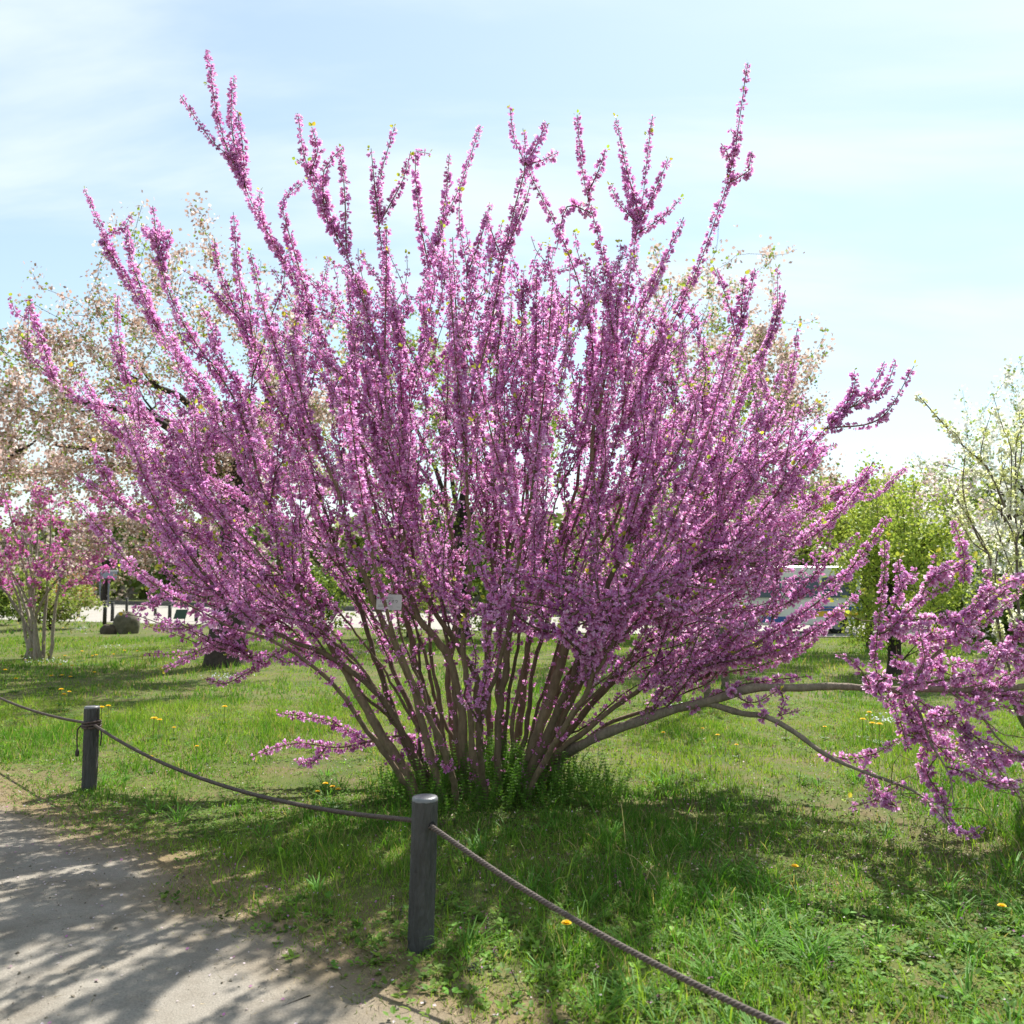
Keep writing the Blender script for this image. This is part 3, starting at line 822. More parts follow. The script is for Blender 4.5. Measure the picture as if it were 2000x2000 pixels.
# ------------------------------------------------------------------ rope fence
P1 = gpix(174, 1541); P2 = gpix(822, 1868)
stepv = P2 - P1
PH = 0.625
def make_post(loc, label, hole_ang, lean=(0, 0)):
    e = empty('fence_post', (loc[0], loc[1], float(gz(loc[0], loc[1]))), label, 'post', 'mock-wood posts of the rope fence')
    g = np.array(e.location)
    nside, rows = 56, 50
    a = np.arange(nside) * 2 * np.pi / nside
    z = np.concatenate([[-0.08], np.linspace(0, PH - 0.014, rows)])
    R = 0.0545
    rad = R * np.ones((len(z), nside))
    for k in range(9):
        rad += 0.0007 * np.sin(a[None] * rng.integers(5, 17) + z[:, None] * rng.uniform(3, 14) + rng.uniform(0, 6))
    for k in range(12):
        w0 = np.sin(a[None] * rng.integers(9, 24) + 1.5 * np.sin(z[:, None] * rng.uniform(8, 30) + rng.uniform(0, 6)) + rng.uniform(0, 6))
        rad -= 0.0011 * np.clip(w0 - 0.45, 0, 1) * (np.sin(z[:, None] * rng.uniform(10, 40) + rng.uniform(0, 6)) > -0.2)
    rad += 0.0008 * rng.normal(size=rad.shape)
    cx = lean[0] * z / PH; cy = lean[1] * z / PH
    V = np.stack([cx[:, None] + rad * np.cos(a), cy[:, None] + rad * np.sin(a), z[:, None] + 0 * rad], -1).reshape(-1, 3) + g
    i = np.arange(len(z) - 1)[:, None] * nside; j = np.arange(nside)[None]; j2 = (j + 1) % nside
    q = np.stack([i + j, i + j2, i + nside + j2, i + nside + j], -1).reshape(-1, 4)
    MB().add(V, q, (0.056, 0.055, 0.054)).build('shaft', M_post, e, smooth=True)
    prof = [(0.0548, PH - 0.016), (0.0545, PH - 0.006), (0.050, PH), (0.030, PH + 0.001), (0.0, PH + 0.0005)]
    V = []; 
    for r, zz in prof:
        for t in a: V.append((lean[0] + (r + 0.0005 * math.sin(5 * t)) * math.cos(t), lean[1] + r * math.sin(t), zz))
    fs = []
    for m_ in range(len(prof) - 1):
        for k in range(nside): fs.append((m_ * nside + k, m_ * nside + (k + 1) % nside, (m_ + 1) * nside + (k + 1) % nside, (m_ + 1) * nside + k))
    MB().add(np.array(V) + g, fs, (0.15, 0.155, 0.165)).build('cap', M_metal, e, smooth=True)  # light on the post top is put into this paler, bluish colour
    for s_ in hole_ang:
        d = np.array([math.cos(s_), math.sin(s_), 0]); zc = 0.515
        c = g + np.array([lean[0] * zc / PH, lean[1] * zc / PH, zc])
        MB().tube([c + d * 0.03, c + d * 0.0555, c + d * 0.0572], [0.017, 0.017, 0.0135], 14, (0.012, 0.012, 0.013)).build('rope_hole', M_rubber, e)
    return e
rope_dir = math.atan2(stepv[1], stepv[0])
hA = [rope_dir, rope_dir + math.pi]
post_a = make_post(P1, 'weathered dark post with rope knotted around it at the edge of the lawn', [rope_dir + 0.9])
post_b = make_post(P2, 'dark grey mock-wood post with rope threaded through a hole, bluish top coloured as if lit', hA, lean=(0.012, 0.0))
P3 = P2 + stepv; P0 = P1 - stepv
post_c = make_post(P3, 'dark post at the near right end of the rope run', hA)
post_d = make_post(P0, 'dark post at the far left end of the rope run', hA)

def rope(name, pts, r, label, group=None):
    C = spline(pts, 0.008)
    L = np.concatenate([[0], np.cumsum(np.linalg.norm(np.diff(C, axis=0), axis=1))])
    T = norm(np.gradient(C, axis=0)); A = norm(np.cross(T, [0, 0, 1])); B = np.cross(A, T)
    e = empty(name, C[0], label, 'rope', group)
    for k in range(3):
        ph = L / 0.05 * 2 * np.pi + k * 2.094
        Q = C + r * 0.6 * (np.cos(ph)[:, None] * A + np.sin(ph)[:, None] * B)
        MB().tube(Q, r * 0.52, 6, np.array([0.085, 0.066, 0.058]) * (1 + 0.1 * k)).build('strand', M_rope, e, smooth=True)
    return e, C
def sag(a, b, s, n=9):
    t = np.linspace(0, 1, n)[:, None]
    return a + (b - a) * t - np.array([0, 0, 1]) * s * 4 * t * (1 - t)
u2 = norm(np.array([stepv[0], stepv[1], 0]))
def at_post(P, h, side): return np.array([P[0], P[1], float(gz(P[0], P[1])) + h]) + u2 * side
rA = sag(at_post(P0, 0.515, 0.05), at_post(P1, 0.49, -0.055), 0.07)
ropeA, _ = rope('rope', rA, 0.0105, 'brown twisted rope running out from the knotted post toward the lawn behind', 'ropes of the fence')
ptsB = np.concatenate([sag(at_post(P1, 0.49, 0.055), at_post(P2, 0.515, -0.05), 0.125), [at_post(P2, 0.515, 0.0)], sag(at_post(P2, 0.515, 0.05), at_post(P3, 0.515, -0.05), 0.25)])
ropeB, CB = rope('rope', ptsB, 0.0105, 'brown twisted rope hung from the knotted post and threaded through the grey post', 'ropes of the fence')
# white tape wound on the rope near the bottom edge
qz = [k for k in range(len(CB)) if CB[k][1] < 2.58 and CB[k][1] > 2.40]
if qz:
    Q = CB[qz]; MB().tube(Q, 0.0135 + 0.0018 * np.sin(np.linspace(0, 40, len(Q))), 10, (0.78, 0.80, 0.80)).build('white_tape', M_tape, ropeB, smooth=True)
# knot turns and loose ends round the first post
g1 = np.array([P1[0], P1[1], float(gz(P1[0], P1[1]))])
for k, zc in enumerate((0.475, 0.492, 0.507)):
    a = np.linspace(0, 2 * np.pi, 40); Q = g1 + np.column_stack([0.064 * np.cos(a), 0.064 * np.sin(a), zc + 0.006 * np.sin(a + k)])
    MB().tube(Q, 0.0085, 7, (0.085, 0.06, 0.052), cap=False).build('knot_turn', M_rope, ropeA, smooth=True)
for sx, ln in ((-1, 0.19), (1, 0.15)):
    q = g1 + np.array([sx * 0.066, -0.02, 0.485])
    MB().tube(spline([q, q + [sx * 0.022, -0.01, -0.03], q + [sx * 0.026, -0.01, -0.09], q + [sx * 0.02, -0.01, -ln]], 0.01), [0.006] * len(spline([q, q + [sx * 0.022, -0.01, -0.03], q + [sx * 0.026, -0.01, -0.09], q + [sx * 0.02, -0.01, -ln]], 0.01)), 6, (0.06, 0.045, 0.04)).build('loose_end', M_rope, ropeA, smooth=True)
    if sx < 0:
        e_ = q + [sx * 0.02, -0.01, -ln]
        MB().tube([e_ + [0, 0, 0.02], e_, e_ - [0, 0, 0.02], e_ - [0, 0, 0.04]], [0.006, 0.014, 0.017, 0.012], 8, (0.055, 0.04, 0.035)).build('frayed_end', M_rope, ropeA)

# ------------------------------------------------------------------ background trees
BV = [(-0.5, 0, 0), (0, 0.18, -0.45), (0.5, 0, 0), (0, -0.12, 0.5)]
BF = [(0, 1, 2, 3)]
def scatter(mb, pos, size, cols, wts, var=0.12):
    n = len(pos); cols = np.asarray(cols); w = np.asarray(wts, float); w /= w.sum()
    c = cols[rng.choice(len(cols), n, p=w)] * (1 + var * rng.normal(size=(n, 1)))
    mb.inst(BV, BF, pos, frames(rng.normal(size=(n, 3)) + [0, 0, 0.3]), size * rng.uniform(0.55, 1.35, n), np.clip(c, 0.01, 0.9))

def bg_tree(name, base, trunk_h, trunk_r, crown_c, crown_r, ntips, label, cat, limbs, bl_cols, bl_w, nbl, bl_size, group=None, lf=None, nlf=0, bark=(0.045, 0.035, 0.028), shell=0.35, trunk_lean=(0, 0), bend=(0, 0, 0.15), hollow=None, whips=0):
    base = np.asarray(base, float); base[2] = float(gz(base[0], base[1]))
    e = empty(name, base, label, cat, group)
    sk = Skel(); crown_c = np.asarray(crown_c, float); crown_r = np.asarray(crown_r, float)
    top = base + np.array([trunk_lean[0], trunk_lean[1], trunk_h])
    tp = spline([base - [0, 0, 0.15], base + (top - base) * 0.35 + 0.04 * rng.normal(size=3) * [1, 1, 0], top], 0.2)
    n = len(tp); rr = trunk_r * (1 + 0.35 * np.exp(-np.linspace(0, 1, n) * 7)) * np.linspace(1, 0.72, n)
    sk.add(tp, trunk_r, trunk_r * 0.72, 'trunk'); tk = MB(); tk.tube(tp, rr * (1 + 0.03 * rng.normal(size=n)), 14, np.array(bark) * 1.1)
    lm = MB()
    for k in range(limbs):
        a = 2 * np.pi * (k + rng.uniform(-0.3, 0.3)) / limbs
        T = crown_c + crown_r * np.array([math.cos(a) * 0.55, math.sin(a) * 0.55, rng.uniform(-0.25, 0.5)])
        st = tp[-1 - rng.integers(0, max(1, n // 4))]
        mid = st + (T - st) * 0.45 + np.array([0, 0, 0.12 * np.linalg.norm(T - st)]) + 0.15 * rng.normal(size=3)
        Pq = spline([st, mid, T], 0.18); Pq = Pq + 0.03 * np.cumsum(rng.normal(size=Pq.shape), 0) * 0.4
        sk.add(Pq, trunk_r * 0.36, trunk_r * 0.10, 'limb')
    tl = []; lump = rng.uniform(0, 6.28, 2)
    for k in range(ntips):
        d = norm(rng.normal(size=3)); T = crown_c + crown_r * d * (shell + (1 - shell) * rng.random() ** 0.6) * (1 + 0.17 * math.sin(3.1 * d[0] + 2.3 * d[2] + lump[0]) + 0.11 * math.sin(6.3 * d[2] - 4 * d[0] + 3 * d[1] + lump[1]))
        if T[2] < base[2] + 0.3: continue
        tl.append(T)
    tl.sort(key=lambda q: np.linalg.norm(q - top))
    for T in tl:
        sk.attach(T, top - [0, 0, 1], 0.4, 2.2, trunk_r * 0.14, 0.004, 'twig', bend=np.array(bend) + 0.35 * rng.normal(size=3), step=0.22, wobble=0.07, cosmin=0.35)
    for k in range(whips):
        T = crown_c + crown_r * norm(np.array([rng.normal(), rng.normal(), abs(rng.normal()) + 0.6])) * rng.uniform(1.02, 1.22)
        sk.attach(T, top - [0, 0, 1], 0.8, 2.5, 0.012, 0.004, 'whip', bend=(0, 0, 0.5), step=0.2, wobble=0.04, cosmin=0.3)
    allp = []
    for (P, R, tg) in sk.paths:
        if tg != 'trunk': lm.tube(P, R, 5 if tg != 'limb' else 7, np.array(bark), cap=False)
        if tg == 'twig': allp.append(P[len(P) // 4:])
        if tg == 'whip': allp.append(P[-4:])
    tk.build('trunk', M_darkbark, e, smooth=True)
    lm.build('branches', M_darkbark, e, smooth=True, kind='stuff')
    Q = np.concatenate(allp)
    # thin out by smooth noise so light and dark clumps and gaps appear
    w = np.clip(0.55 + 0.8 * wob(Q[:, 0] + Q[:, 1] * 0.7, Q[:, 2], 0.8, 6), 0.05, 2); w /= w.sum()
    mbb = MB()
    sel = Q[rng.choice(len(Q), nbl, p=w)] + rng.normal(size=(nbl, 3)) * 0.11
    scatter(mbb, sel, bl_size, bl_cols, bl_w)
    if nlf:
        sel = Q[rng.choice(len(Q), nlf)]
        for _ in range(2): scatter(mbb, sel + rng.normal(size=(nlf, 3)) * 0.06, bl_size * 0.95, [lf], [1], 0.2)
    mbb.build('crown', M_leaf, e, kind='stuff')
    return e

PINK = [(0.62, 0.47, 0.44), (0.72, 0.62, 0.60), (0.46, 0.31, 0.25), (0.34, 0.22, 0.16)]
GRN = (0.24, 0.34, 0.05)
def cpx(px, py, d): return pix(px, py, d)
def sz(px, d): return px * d / F

# left cherry with the thick trunk
d = 16.6; b = gpix(436, 1302); d = b[1]
bg_tree('cherry_tree', b, 3.6, 0.33, cpx(330, 790, d), (sz(395, d), 3.2, sz(315, d)), 430, 'tall cherry with thick dark trunk and fading pale pink blossom behind the redbud', 'tree', 8,
        PINK, (3, 1.6, 3.2, 1.8), 42000, 0.060, lf=GRN, nlf=3600, trunk_lean=(0.1, 0.2), whips=26)
# cherry further left, trunk outside the frame
bg_tree('cherry_tree', (-14.2, 20.5, 0), 2.6, 0.26, cpx(-60, 830, 20.5), (sz(240, 20.5), 2.6, sz(210, 20.5)), 190, 'cherry with pinkish blossom beside the small redbud', 'tree', 6,
        PINK, (3, 2.4, 2, 1.2), 15000, 0.085, lf=GRN, nlf=1800, whips=6)
# cherry behind the middle
bg_tree('cherry_tree', cpx(900, 1139, 25) * [1, 1, 0], 3.0, 0.24, cpx(880, 800, 25), (sz(330, 25), 3.0, sz(240, 25)), 190, 'green-leafed cherry hidden behind the middle of the redbud', 'tree', 6,
        [(0.62, 0.5, 0.46), (0.30, 0.36, 0.07), (0.22, 0.30, 0.05)], (1.5, 2, 2), 12000, 0.085, lf=GRN, nlf=2600)
# right cherries
bg_tree('cherry_tree', cpx(1400, 1139, 21) * [1, 1, 0], 3.0, 0.25, cpx(1400, 770, 21), (sz(265, 21), 2.8, sz(270, 21)), 300, 'brown-pink cherry past its bloom showing above the right shoulder of the redbud', 'tree', 7,
        [(0.56, 0.42, 0.38), (0.66, 0.54, 0.50), (0.44, 0.30, 0.24)], (3, 2, 2), 17000, 0.08, lf=GRN, nlf=1800, bark=(0.09, 0.065, 0.055), whips=22)
bg_tree('cherry_tree', cpx(1845, 1139, 31) * [1, 1, 0], 2.4, 0.30, cpx(1780, 1010, 31), (sz(170, 31), 2.8, sz(125, 31)), 170, 'far pale pink cherry with dark leaning trunk behind the green bushes', 'tree', 5,
        [(0.72, 0.60, 0.58), (0.80, 0.72, 0.70), (0.56, 0.44, 0.40)], (3, 2, 2), 12000, 0.11, lf=GRN, nlf=700, trunk_lean=(-1.2, 0))
bg_tree('white_cherry_tree', cpx(2040, 1139, 23) * [1, 1, 0], 2.4, 0.24, cpx(2000, 960, 23), (sz(185, 23), 2.6, sz(235, 23)), 230, 'white-flowering cherry with fresh leaves behind the white redbud', 'tree', 6,
        [(0.82, 0.82, 0.78), (0.74, 0.74, 0.66), (0.5, 0.52, 0.32)], (3, 3, 1.2), 14000, 0.08, lf=GRN, nlf=1500, whips=14)
# fresh green bush-tree beside the van
b = gpix(1745, 1318)
bg_tree('green_tree', b, 1.3, 0.12, cpx(1750, 1110, b[1]), (sz(165, b[1]), 1.6, sz(180, b[1])), 190, 'fresh green leafy tree casting dark shade on the lawn beside the van', 'tree', 7,
        [(0.32, 0.41, 0.06), (0.42, 0.48, 0.08), (0.20, 0.28, 0.045)], (3, 3, 2), 15000, 0.052, lf=(0.32, 0.44, 0.05), nlf=1500, shell=0.05, whips=14)
bg_tree('green_tree', gpix(1700, 1268), 1.6, 0.09, cpx(1650, 1020, 21), (sz(135, 21), 1.6, sz(85, 21)), 150, 'loose yellow-green tree whose crown hangs above the van roof', 'tree', 6,
        [(0.34, 0.42, 0.06), (0.42, 0.47, 0.09), (0.22, 0.30, 0.05)], (3, 3, 2), 7000, 0.065, lf=(0.36, 0.46, 0.05), nlf=900, shell=0.05, whips=10)
# saplings seen through the right of the redbud
for px_, py_, h, lab in ((1381, 1372, 3.0, 'slender sapling with few new leaves behind the right stems'), (1418, 1345, 2.6, 'young tree with thicker grey trunk behind the right stems')):
    b = gpix(px_, py_)
    bg_tree('sapling', b, h, 0.055 if px_ > 1400 else 0.04, b + [0, 0, h + 0.3], (1.0, 0.8, 1.3), 36, lab, 'tree', 4, [(0.20, 0.30, 0.04), (0.30, 0.38, 0.05)], (1, 1), 700, 0.05, bark=(0.12, 0.10, 0.075), lf=GRN, nlf=200, shell=0.15)
# understorey shrubs along the far edge
shr = [(-19.5, 33.5, 1.6, 1.3, 0, 'round green shrub behind the small redbud'), (-15.6, 30.5, 1.7, 1.2, 1, 'yellow-green shrub beside the orange-red shrub'), (-6.2, 27.5, 1.9, 1.5, 0, 'green shrub on the lawn near the thick cherry trunk'),
       (-3.0, 26, 1.6, 1.7, 1, 'loose yellow-green shrub seen through the left stems of the redbud'), (-0.2, 25, 1.7, 1.9, 0, 'leafy green shrub seen behind the centre stems'),
       (2.6, 25.5, 1.7, 1.8, 1, 'yellow-green shrub behind the right stems of the redbud'), (4.1, 24, 1.2, 1.6, 0, 'fresh green shrub left of the van'),
       (12.7, 25.0, 1.5, 1.9, 0, 'dark green shrub hiding the rear corner of the van'), (14.5, 27.0, 1.8, 1.9, 1, 'yellow-green shrub between the green tree and the white cherry'),
       (13.2, 23.6, 1.2, 0.8, 0, 'low green shrub at the foot of the green tree'), (16.2, 24.0, 1.5, 0.9, 1, 'low spreading yellow-green shrub near the white redbud'),
       (19.0, 24.3, 1.6, 1.0, 0, 'low green shrub beneath the white cherry')]
for x, y, w, h, k, lab in shr:
    bg_tree('shrub', (x, y, 0), 0.6, 0.06, (x, y, h * 0.75), (w, w * 0.8, h), 90, lab, 'shrub', 6, [(0.16, 0.24, 0.035), (0.28, 0.35, 0.06), (0.09, 0.15, 0.03)] if k == 0 else [(0.34, 0.40, 0.08), (0.24, 0.32, 0.05), (0.4, 0.33, 0.2)], (3, 2, 2), 5200, 0.085, lf=GRN, nlf=500, shell=0.1)
# orange-leafed shrub
b = gpix(140, 1200)
bg_tree('red_shrub', b, 0.6, 0.05, b + [0, 0, 1.25], (1.15, 1.0, 0.95), 80, 'orange-red leafed shrub behind the small redbud', 'shrub', 6, [(0.45, 0.13, 0.05), (0.30, 0.34, 0.06), (0.5, 0.25, 0.1)], (2, 2, 1), 2600, 0.075, shell=0.1)
# far tree belt
for k in range(26):
    x = -58 + k * 4.6 + rng.uniform(-1.5, 1.5); y = np.interp(x, [-60, 0, 30, 60], [82, 58, 44, 40]) + rng.uniform(-4, 6)
    h = rng.uniform(5.0, 7.0); w = rng.uniform(3.6, 4.8)
    kind_ = rng.integers(0, 3)
    colr = [[(0.13, 0.20, 0.04), (0.20, 0.27, 0.06), (0.08, 0.12, 0.03)], [(0.55, 0.45, 0.42), (0.3, 0.3, 0.15), (0.62, 0.52, 0.5)], [(0.26, 0.32, 0.07), (0.17, 0.24, 0.05), (0.34, 0.30, 0.16)]][kind_]
    lab = ['dark green park tree in the far belt beyond the road', 'pale blossoming tree in the far belt beyond the road', 'yellow-green park tree in the far belt beyond the road'][kind_]
    bg_tree('park_tree', (x, y, 0), 2.2, 0.3, (x, y, 0.6 + h * 0.5), (w, 3.2, h * 0.6), 50, lab, 'tree', 6, colr, (3, 2, 2), 4200, 0.30, group=['green trees of the far belt', 'blossoming trees of the far belt', 'yellow-green trees of the far belt'][kind_], shell=0.2)

# the far wood beyond the park, one mass of greenery
fw = MB(); n = 26000
x = rng.uniform(-95, 95, n); top_ = 6.5 + 2.2 * wob(x, 0 * x, 6, 3); z = rng.random(n) ** 0.9 * top_; y = np.interp(x, [-95, -60, 0, 30, 95], [120, 100, 70, 58, 62]) + rng.uniform(0, 7, n)
fc = np.array([(0.10, 0.15, 0.035), (0.18, 0.24, 0.05), (0.26, 0.27, 0.10), (0.42, 0.35, 0.30)])[np.clip((1.6 + 1.3 * wob(x, z, 3.0, 5) + 0.6 * rng.normal(size=n)).astype(int), 0, 3)]
fw.inst(BV, BF, np.column_stack([x, y, z]), frames(rng.normal(size=(n, 3))), rng.uniform(0.5, 1.3, n), fc * rng.uniform(0.7, 1.2, (n, 1)))
tag(fw.build('far_wood', M_leaf, kind='stuff'), 'hazy green mass of trees closing the view beyond the road', 'wood')

# ------------------------------------------------------------------ small redbud at the left
b = gpix(62, 1288)
SR = empty('redbud_tree', (b[0], b[1], float(gz(b[0], b[1]))), 'smaller redbud with bare pale stems and bright pink blossom beyond the knotted post', 'tree')
s2 = Skel(); bl2 = MB(); tw2 = MB(); o2 = b.copy()
ends = [(-60, 1010), (-20, 1060), (10, 960), (40, 1040), (75, 940), (100, 1010), (135, 1040), (160, 1080), (60, 1070), (-90, 1080), (20, 1120)]
for x, y in ends:
    T = pix(x, y, b[1] + rng.uniform(-1.0, 1.0)); st = b + np.array([rng.uniform(-0.35, 0.35), rng.uniform(-0.2, 0.2), -0.05])
    m_ = st + (T - st) * 0.5 + np.array([(st[0] - T[0]) * 0.12, 0, 0.15])
    P = spline([st, m_, T], 0.12); P[2:] += 0.015 * np.cumsum(rng.normal(size=P[2:].shape), 0) * 0.5
    s2.add(P, 0.042, 0.014, 'stem')
tp2 = [pix(rng.uniform(-160, 238), rng.uniform(935, 1130), b[1] + rng.uniform(-1.4, 1.4)) for _ in range(150)]
tp2 += [pix(rng.uniform(150, 232), rng.uniform(1040, 1125), b[1] + rng.uniform(-0.6, 0.6)) for _ in range(16)]
tp2.sort(key=lambda q: np.linalg.norm(q - o2))
for T in tp2: s2.attach(T, o2, 0.3, 1.2, 0.012, 0.004, 'twig', bend=(0, 0, 0.4), step=0.12, wobble=0.05, cosmin=0.4)
for P, R, tg in s2.paths:
    if tg == 'stem': MB().tube(P, R, 8, np.array([0.27, 0.235, 0.19]) * rng.uniform(0.8, 1.1)).build('stem', M_bark, SR, smooth=True)
    else:
        tw2.tube(P, R, 4, (0.22, 0.19, 0.15), cap=False)
        flowers_along(bl2, P, R, 0.06, 5.0, 0.068, 0.15, gap=0.22, base=(0.78, 0.24, 0.64), droop=0.1)
tw2.build('twigs', M_bark, SR, smooth=True, kind='stuff'); bl2.build('blossoms', M_petal, SR, kind='stuff')
lf2 = MB(); Q = s2.P[rng.choice(len(s2.P), 700)]; leaves_at(lf2, Q + 0.15 * rng.normal(size=Q.shape), rng.normal(size=Q.shape), 0.07, GRN); lf2.build('young_leaves', M_leaf, SR, kind='stuff')

# ------------------------------------------------------------------ white redbud at the right edge
wb = pix(2120, 1139, 6.9); wb[2] = float(gz(wb[0], wb[1]))
WR = empty('white_redbud', wb, 'slender white-flowered redbud with thin grey stems leaning in at the right edge', 'tree')
wst = [[(2075, 1480), (2010, 1180), (1978, 1040), (1950, 960), (1925, 910), (1880, 870), (1840, 825), (1796, 775)],
       [(2090, 1480), (2030, 1330), (1990, 1240), (1970, 1190), (1940, 1100), (1910, 1050), (1890, 1000), (1880, 950), (1885, 890)],
       [(2075, 1500), (1990, 1400), (1955, 1260), (1940, 1160), (1930, 1080), (1890, 1010), (1868, 975)],
       [(2095, 1490), (2035, 1340), (1995, 1240), (1985, 1060), (1985, 860), (2003, 815)],
       [(2060, 1500), (2005, 1420), (1978, 1330), (1950, 1220), (1945, 1100), (1968, 1000)]]
wbr = [[(1973, 1010), (1975, 880), (1960, 840), (1945, 790), (1940, 775)], [(1925, 910), (1915, 890), (1925, 840), (1938, 800)], [(1880, 870), (1870, 850), (1858, 840)],
       [(1890, 1000), (1860, 960), (1850, 930)], [(1950, 960), (1935, 930), (1895, 920)], [(1985, 1060), (2010, 960), (2020, 900)], [(1930, 1080), (1900, 1060), (1870, 1010), (1850, 985)],
       [(1978, 1040), (1955, 1000), (1900, 960)], [(1940, 1160), (1965, 1120), (1978, 1100)], [(1990, 1240), (1960, 1150), (1990, 1080)], [(1950, 960), (1965, 900), (1990, 860)], [(1985, 1000), (1960, 930), (1955, 870)],
       [(1990, 1150), (1960, 1070), (1940, 1010), (1930, 950)], [(1985, 940), (1995, 880), (1990, 800)]]
wf = MB(); wt = MB()
for k, q in enumerate(wst + wbr):
    main = k < len(wst); dep = 6.5 + rng.uniform(-0.25, 0.25) if not main else np.linspace(6.85, 6.4 + rng.uniform(-0.2, 0.2), len(q))
    dep = np.broadcast_to(dep, (len(q),)); P = np.array([pix(x, y, dd) for (x, y), dd in zip(q, dep)])
    if main:
        P = np.concatenate([[wb + [rng.uniform(-0.12, 0.12), rng.uniform(-0.1, 0.1), -0.05]], P]); P = spline(P, 0.07)
        MB().tube(P, np.linspace(0.020, 0.004, len(P)), 7, (0.15, 0.13, 0.105)).build('stem', M_bark, WR, smooth=True)
        dn = lambda u: np.where(u > 0.45, 0.62, 0.05)
    else:
        P = spline(P, 0.06); wt.tube(P, np.linspace(0.006, 0.002, len(P)), 5, (0.13, 0.115, 0.09), cap=False); dn = lambda u: 0.75 + 0 * u
    flv = MB()
    seg = np.concatenate([[0], np.cumsum(np.linalg.norm(np.diff(P, axis=0), axis=1))]); L = seg[-1]
    for s_ in np.arange(0.05, L, 0.055):
        if rng.random() > dn(s_ / L): continue
        c = np.array([np.interp(s_, seg, P[:, m_]) for m_ in range(3)]); n = rng.integers(12, 22)
        Dd = norm(rng.normal(size=(n, 3)) + [0, 0, -0.1])
        white = rng.random() < 0.5
        cc = np.tile(np.array((0.86, 0.86, 0.78) if white else (0.74, 0.76, 0.42)), (n, 1)) * (1 + 0.08 * rng.normal(size=(n, 1)))
        wf.inst(FLV, FLF, c + Dd * 0.012, frames(Dd), np.full(n, 0.030 if white else 0.024), np.clip(cc, 0, 0.9), [(0.45, 0.5, 0.12, 0.9)] + [(1, 1, 1, 0)] * 5)
wt.build('twigs', M_bark, WR, smooth=True, kind='stuff'); wf.build('blossoms', M_petal, WR, kind='stuff')
for x, y in ((1955, 1015), (1962, 1035), (1968, 1020), (1950, 1000), (1973, 1028)):
    a_ = pix(x, y - 25, 6.45); LL = rng.uniform(0.07, 0.1)
    MB().tube(np.array([a_ + [0.004 * math.sin(t * 3), 0, -t * LL] for t in np.linspace(0, 1, 8)]), np.array([0.002, 0.004, 0.007, 0.008, 0.008, 0.007, 0.004, 0.001]), 5, (0.05, 0.032, 0.022)).build('seed_pod', M_bark, WR)

# ------------------------------------------------------------------ van, stone, bollards and boards in the distance
VD = 27.6
vx1 = (1681 - 1000) / F * VD; vx0 = vx1 - 4.45
VAN = empty('van', ((vx0 + vx1) / 2, VD + 0.85, 0.012), 'white van with blue and yellow side stripes parked beyond the lawn', 'van')
prof = [(0, 0.34), (0.02, 0.75), (0.10, 1.02), (0.75, 1.86), (1.0, 2.0), (1.4, 2.06), (4.2, 2.06), (4.38, 1.98), (4.45, 1.7), (4.45, 0.38), (4.36, 0.26), (0.10, 0.24)]
def van_body(y0, y1, inset):
    V = []
    cx, cz = 2.2, 1.1
    for yy, k in ((y0, inset), (y0 + 0.06, 0.0), (y1 - 0.06, 0.0), (y1, inset)):
        for x, z in prof:
            V.append((vx0 + x + (cx - x) * k * 0.02, yy + max(0, z - 1.1) * (0.11 if yy < VD + 0.8 else -0.11), 0.012 + z + (cz - z) * k * 0.03))
    m_ = len(prof); fs = [tuple(range(m_)), tuple(range(3 * m_, 4 * m_))[::-1]]
    for r in range(3):
        for k in range(m_): fs.append((r * m_ + k, r * m_ + (k + 1) % m_, (r + 1) * m_ + (k + 1) % m_, (r + 1) * m_ + k))
    return V, fs
V, fs = van_body(VD, VD + 1.7, 1.0)
MB().add(V, fs, (0.72, 0.73, 0.71)).build('body', M_paint, VAN)
def side_panel(name, poly, mat_, col, t=0.012, parent=VAN):
    V = []
    for o_ in (-t, 0.02):
        for x, z in poly:
            V.append((vx0 + x, VD + o_ + max(0, z - 1.1) * 0.11, 0.012 + z))
    m_ = len(poly); fs = [tuple(range(m_)), tuple(range(m_, 2 * m_))[::-1]] + [(k, (k + 1) % m_, m_ + (k + 1) % m_, m_ + k) for k in range(m_)]
    return MB().add(V, fs, col).build(name, mat_, parent)
for poly in ([(0.95, 1.10), (1.98, 1.10), (1.98, 1.72), (1.25, 1.72)], [(2.08, 1.10), (3.15, 1.10), (3.15, 1.72), (2.08, 1.72)], [(3.25, 1.10), (4.25, 1.10), (4.22, 1.72), (3.25, 1.72)]):
    side_panel('window', poly, M_glass, (0.03, 0.04, 0.05))
side_panel('blue_stripe', [(3.0, 0.70), (4.45, 0.70), (4.45, 0.83), (3.12, 0.83)], M_paint, (0.015, 0.09, 0.36))
side_panel('yellow_stripe', [(2.80, 0.52), (4.45, 0.52), (4.45, 0.68), (2.97, 0.68)], M_paint, (0.72, 0.45, 0.02))
side_panel('blue_stripe', [(2.10, 0.28), (2.42, 0.28), (2.88, 0.50), (2.45, 0.50)], M_paint, (0.015, 0.09, 0.36))
side_panel('yellow_stripe', [(0.6, 0.56), (1.85, 0.56), (2.0, 0.70), (0.6, 0.70)], M_paint, (0.72, 0.45, 0.02))
side_panel('blue_stripe', [(1.3, 0.34), (2.05, 0.34), (2.38, 0.52), (1.3, 0.52)], M_paint, (0.015, 0.09, 0.36))
side_panel('door_handle', [(2.15, 0.92), (2.24, 0.92), (2.24, 0.99), (2.15, 0.99)], M_rubber, (0.02, 0.02, 0.02), 0.025)
side_panel('headlight', [(0.05, 0.62), (0.30, 0.64), (0.26, 0.82), (0.09, 0.80)], M_glass, (0.55, 0.55, 0.55))
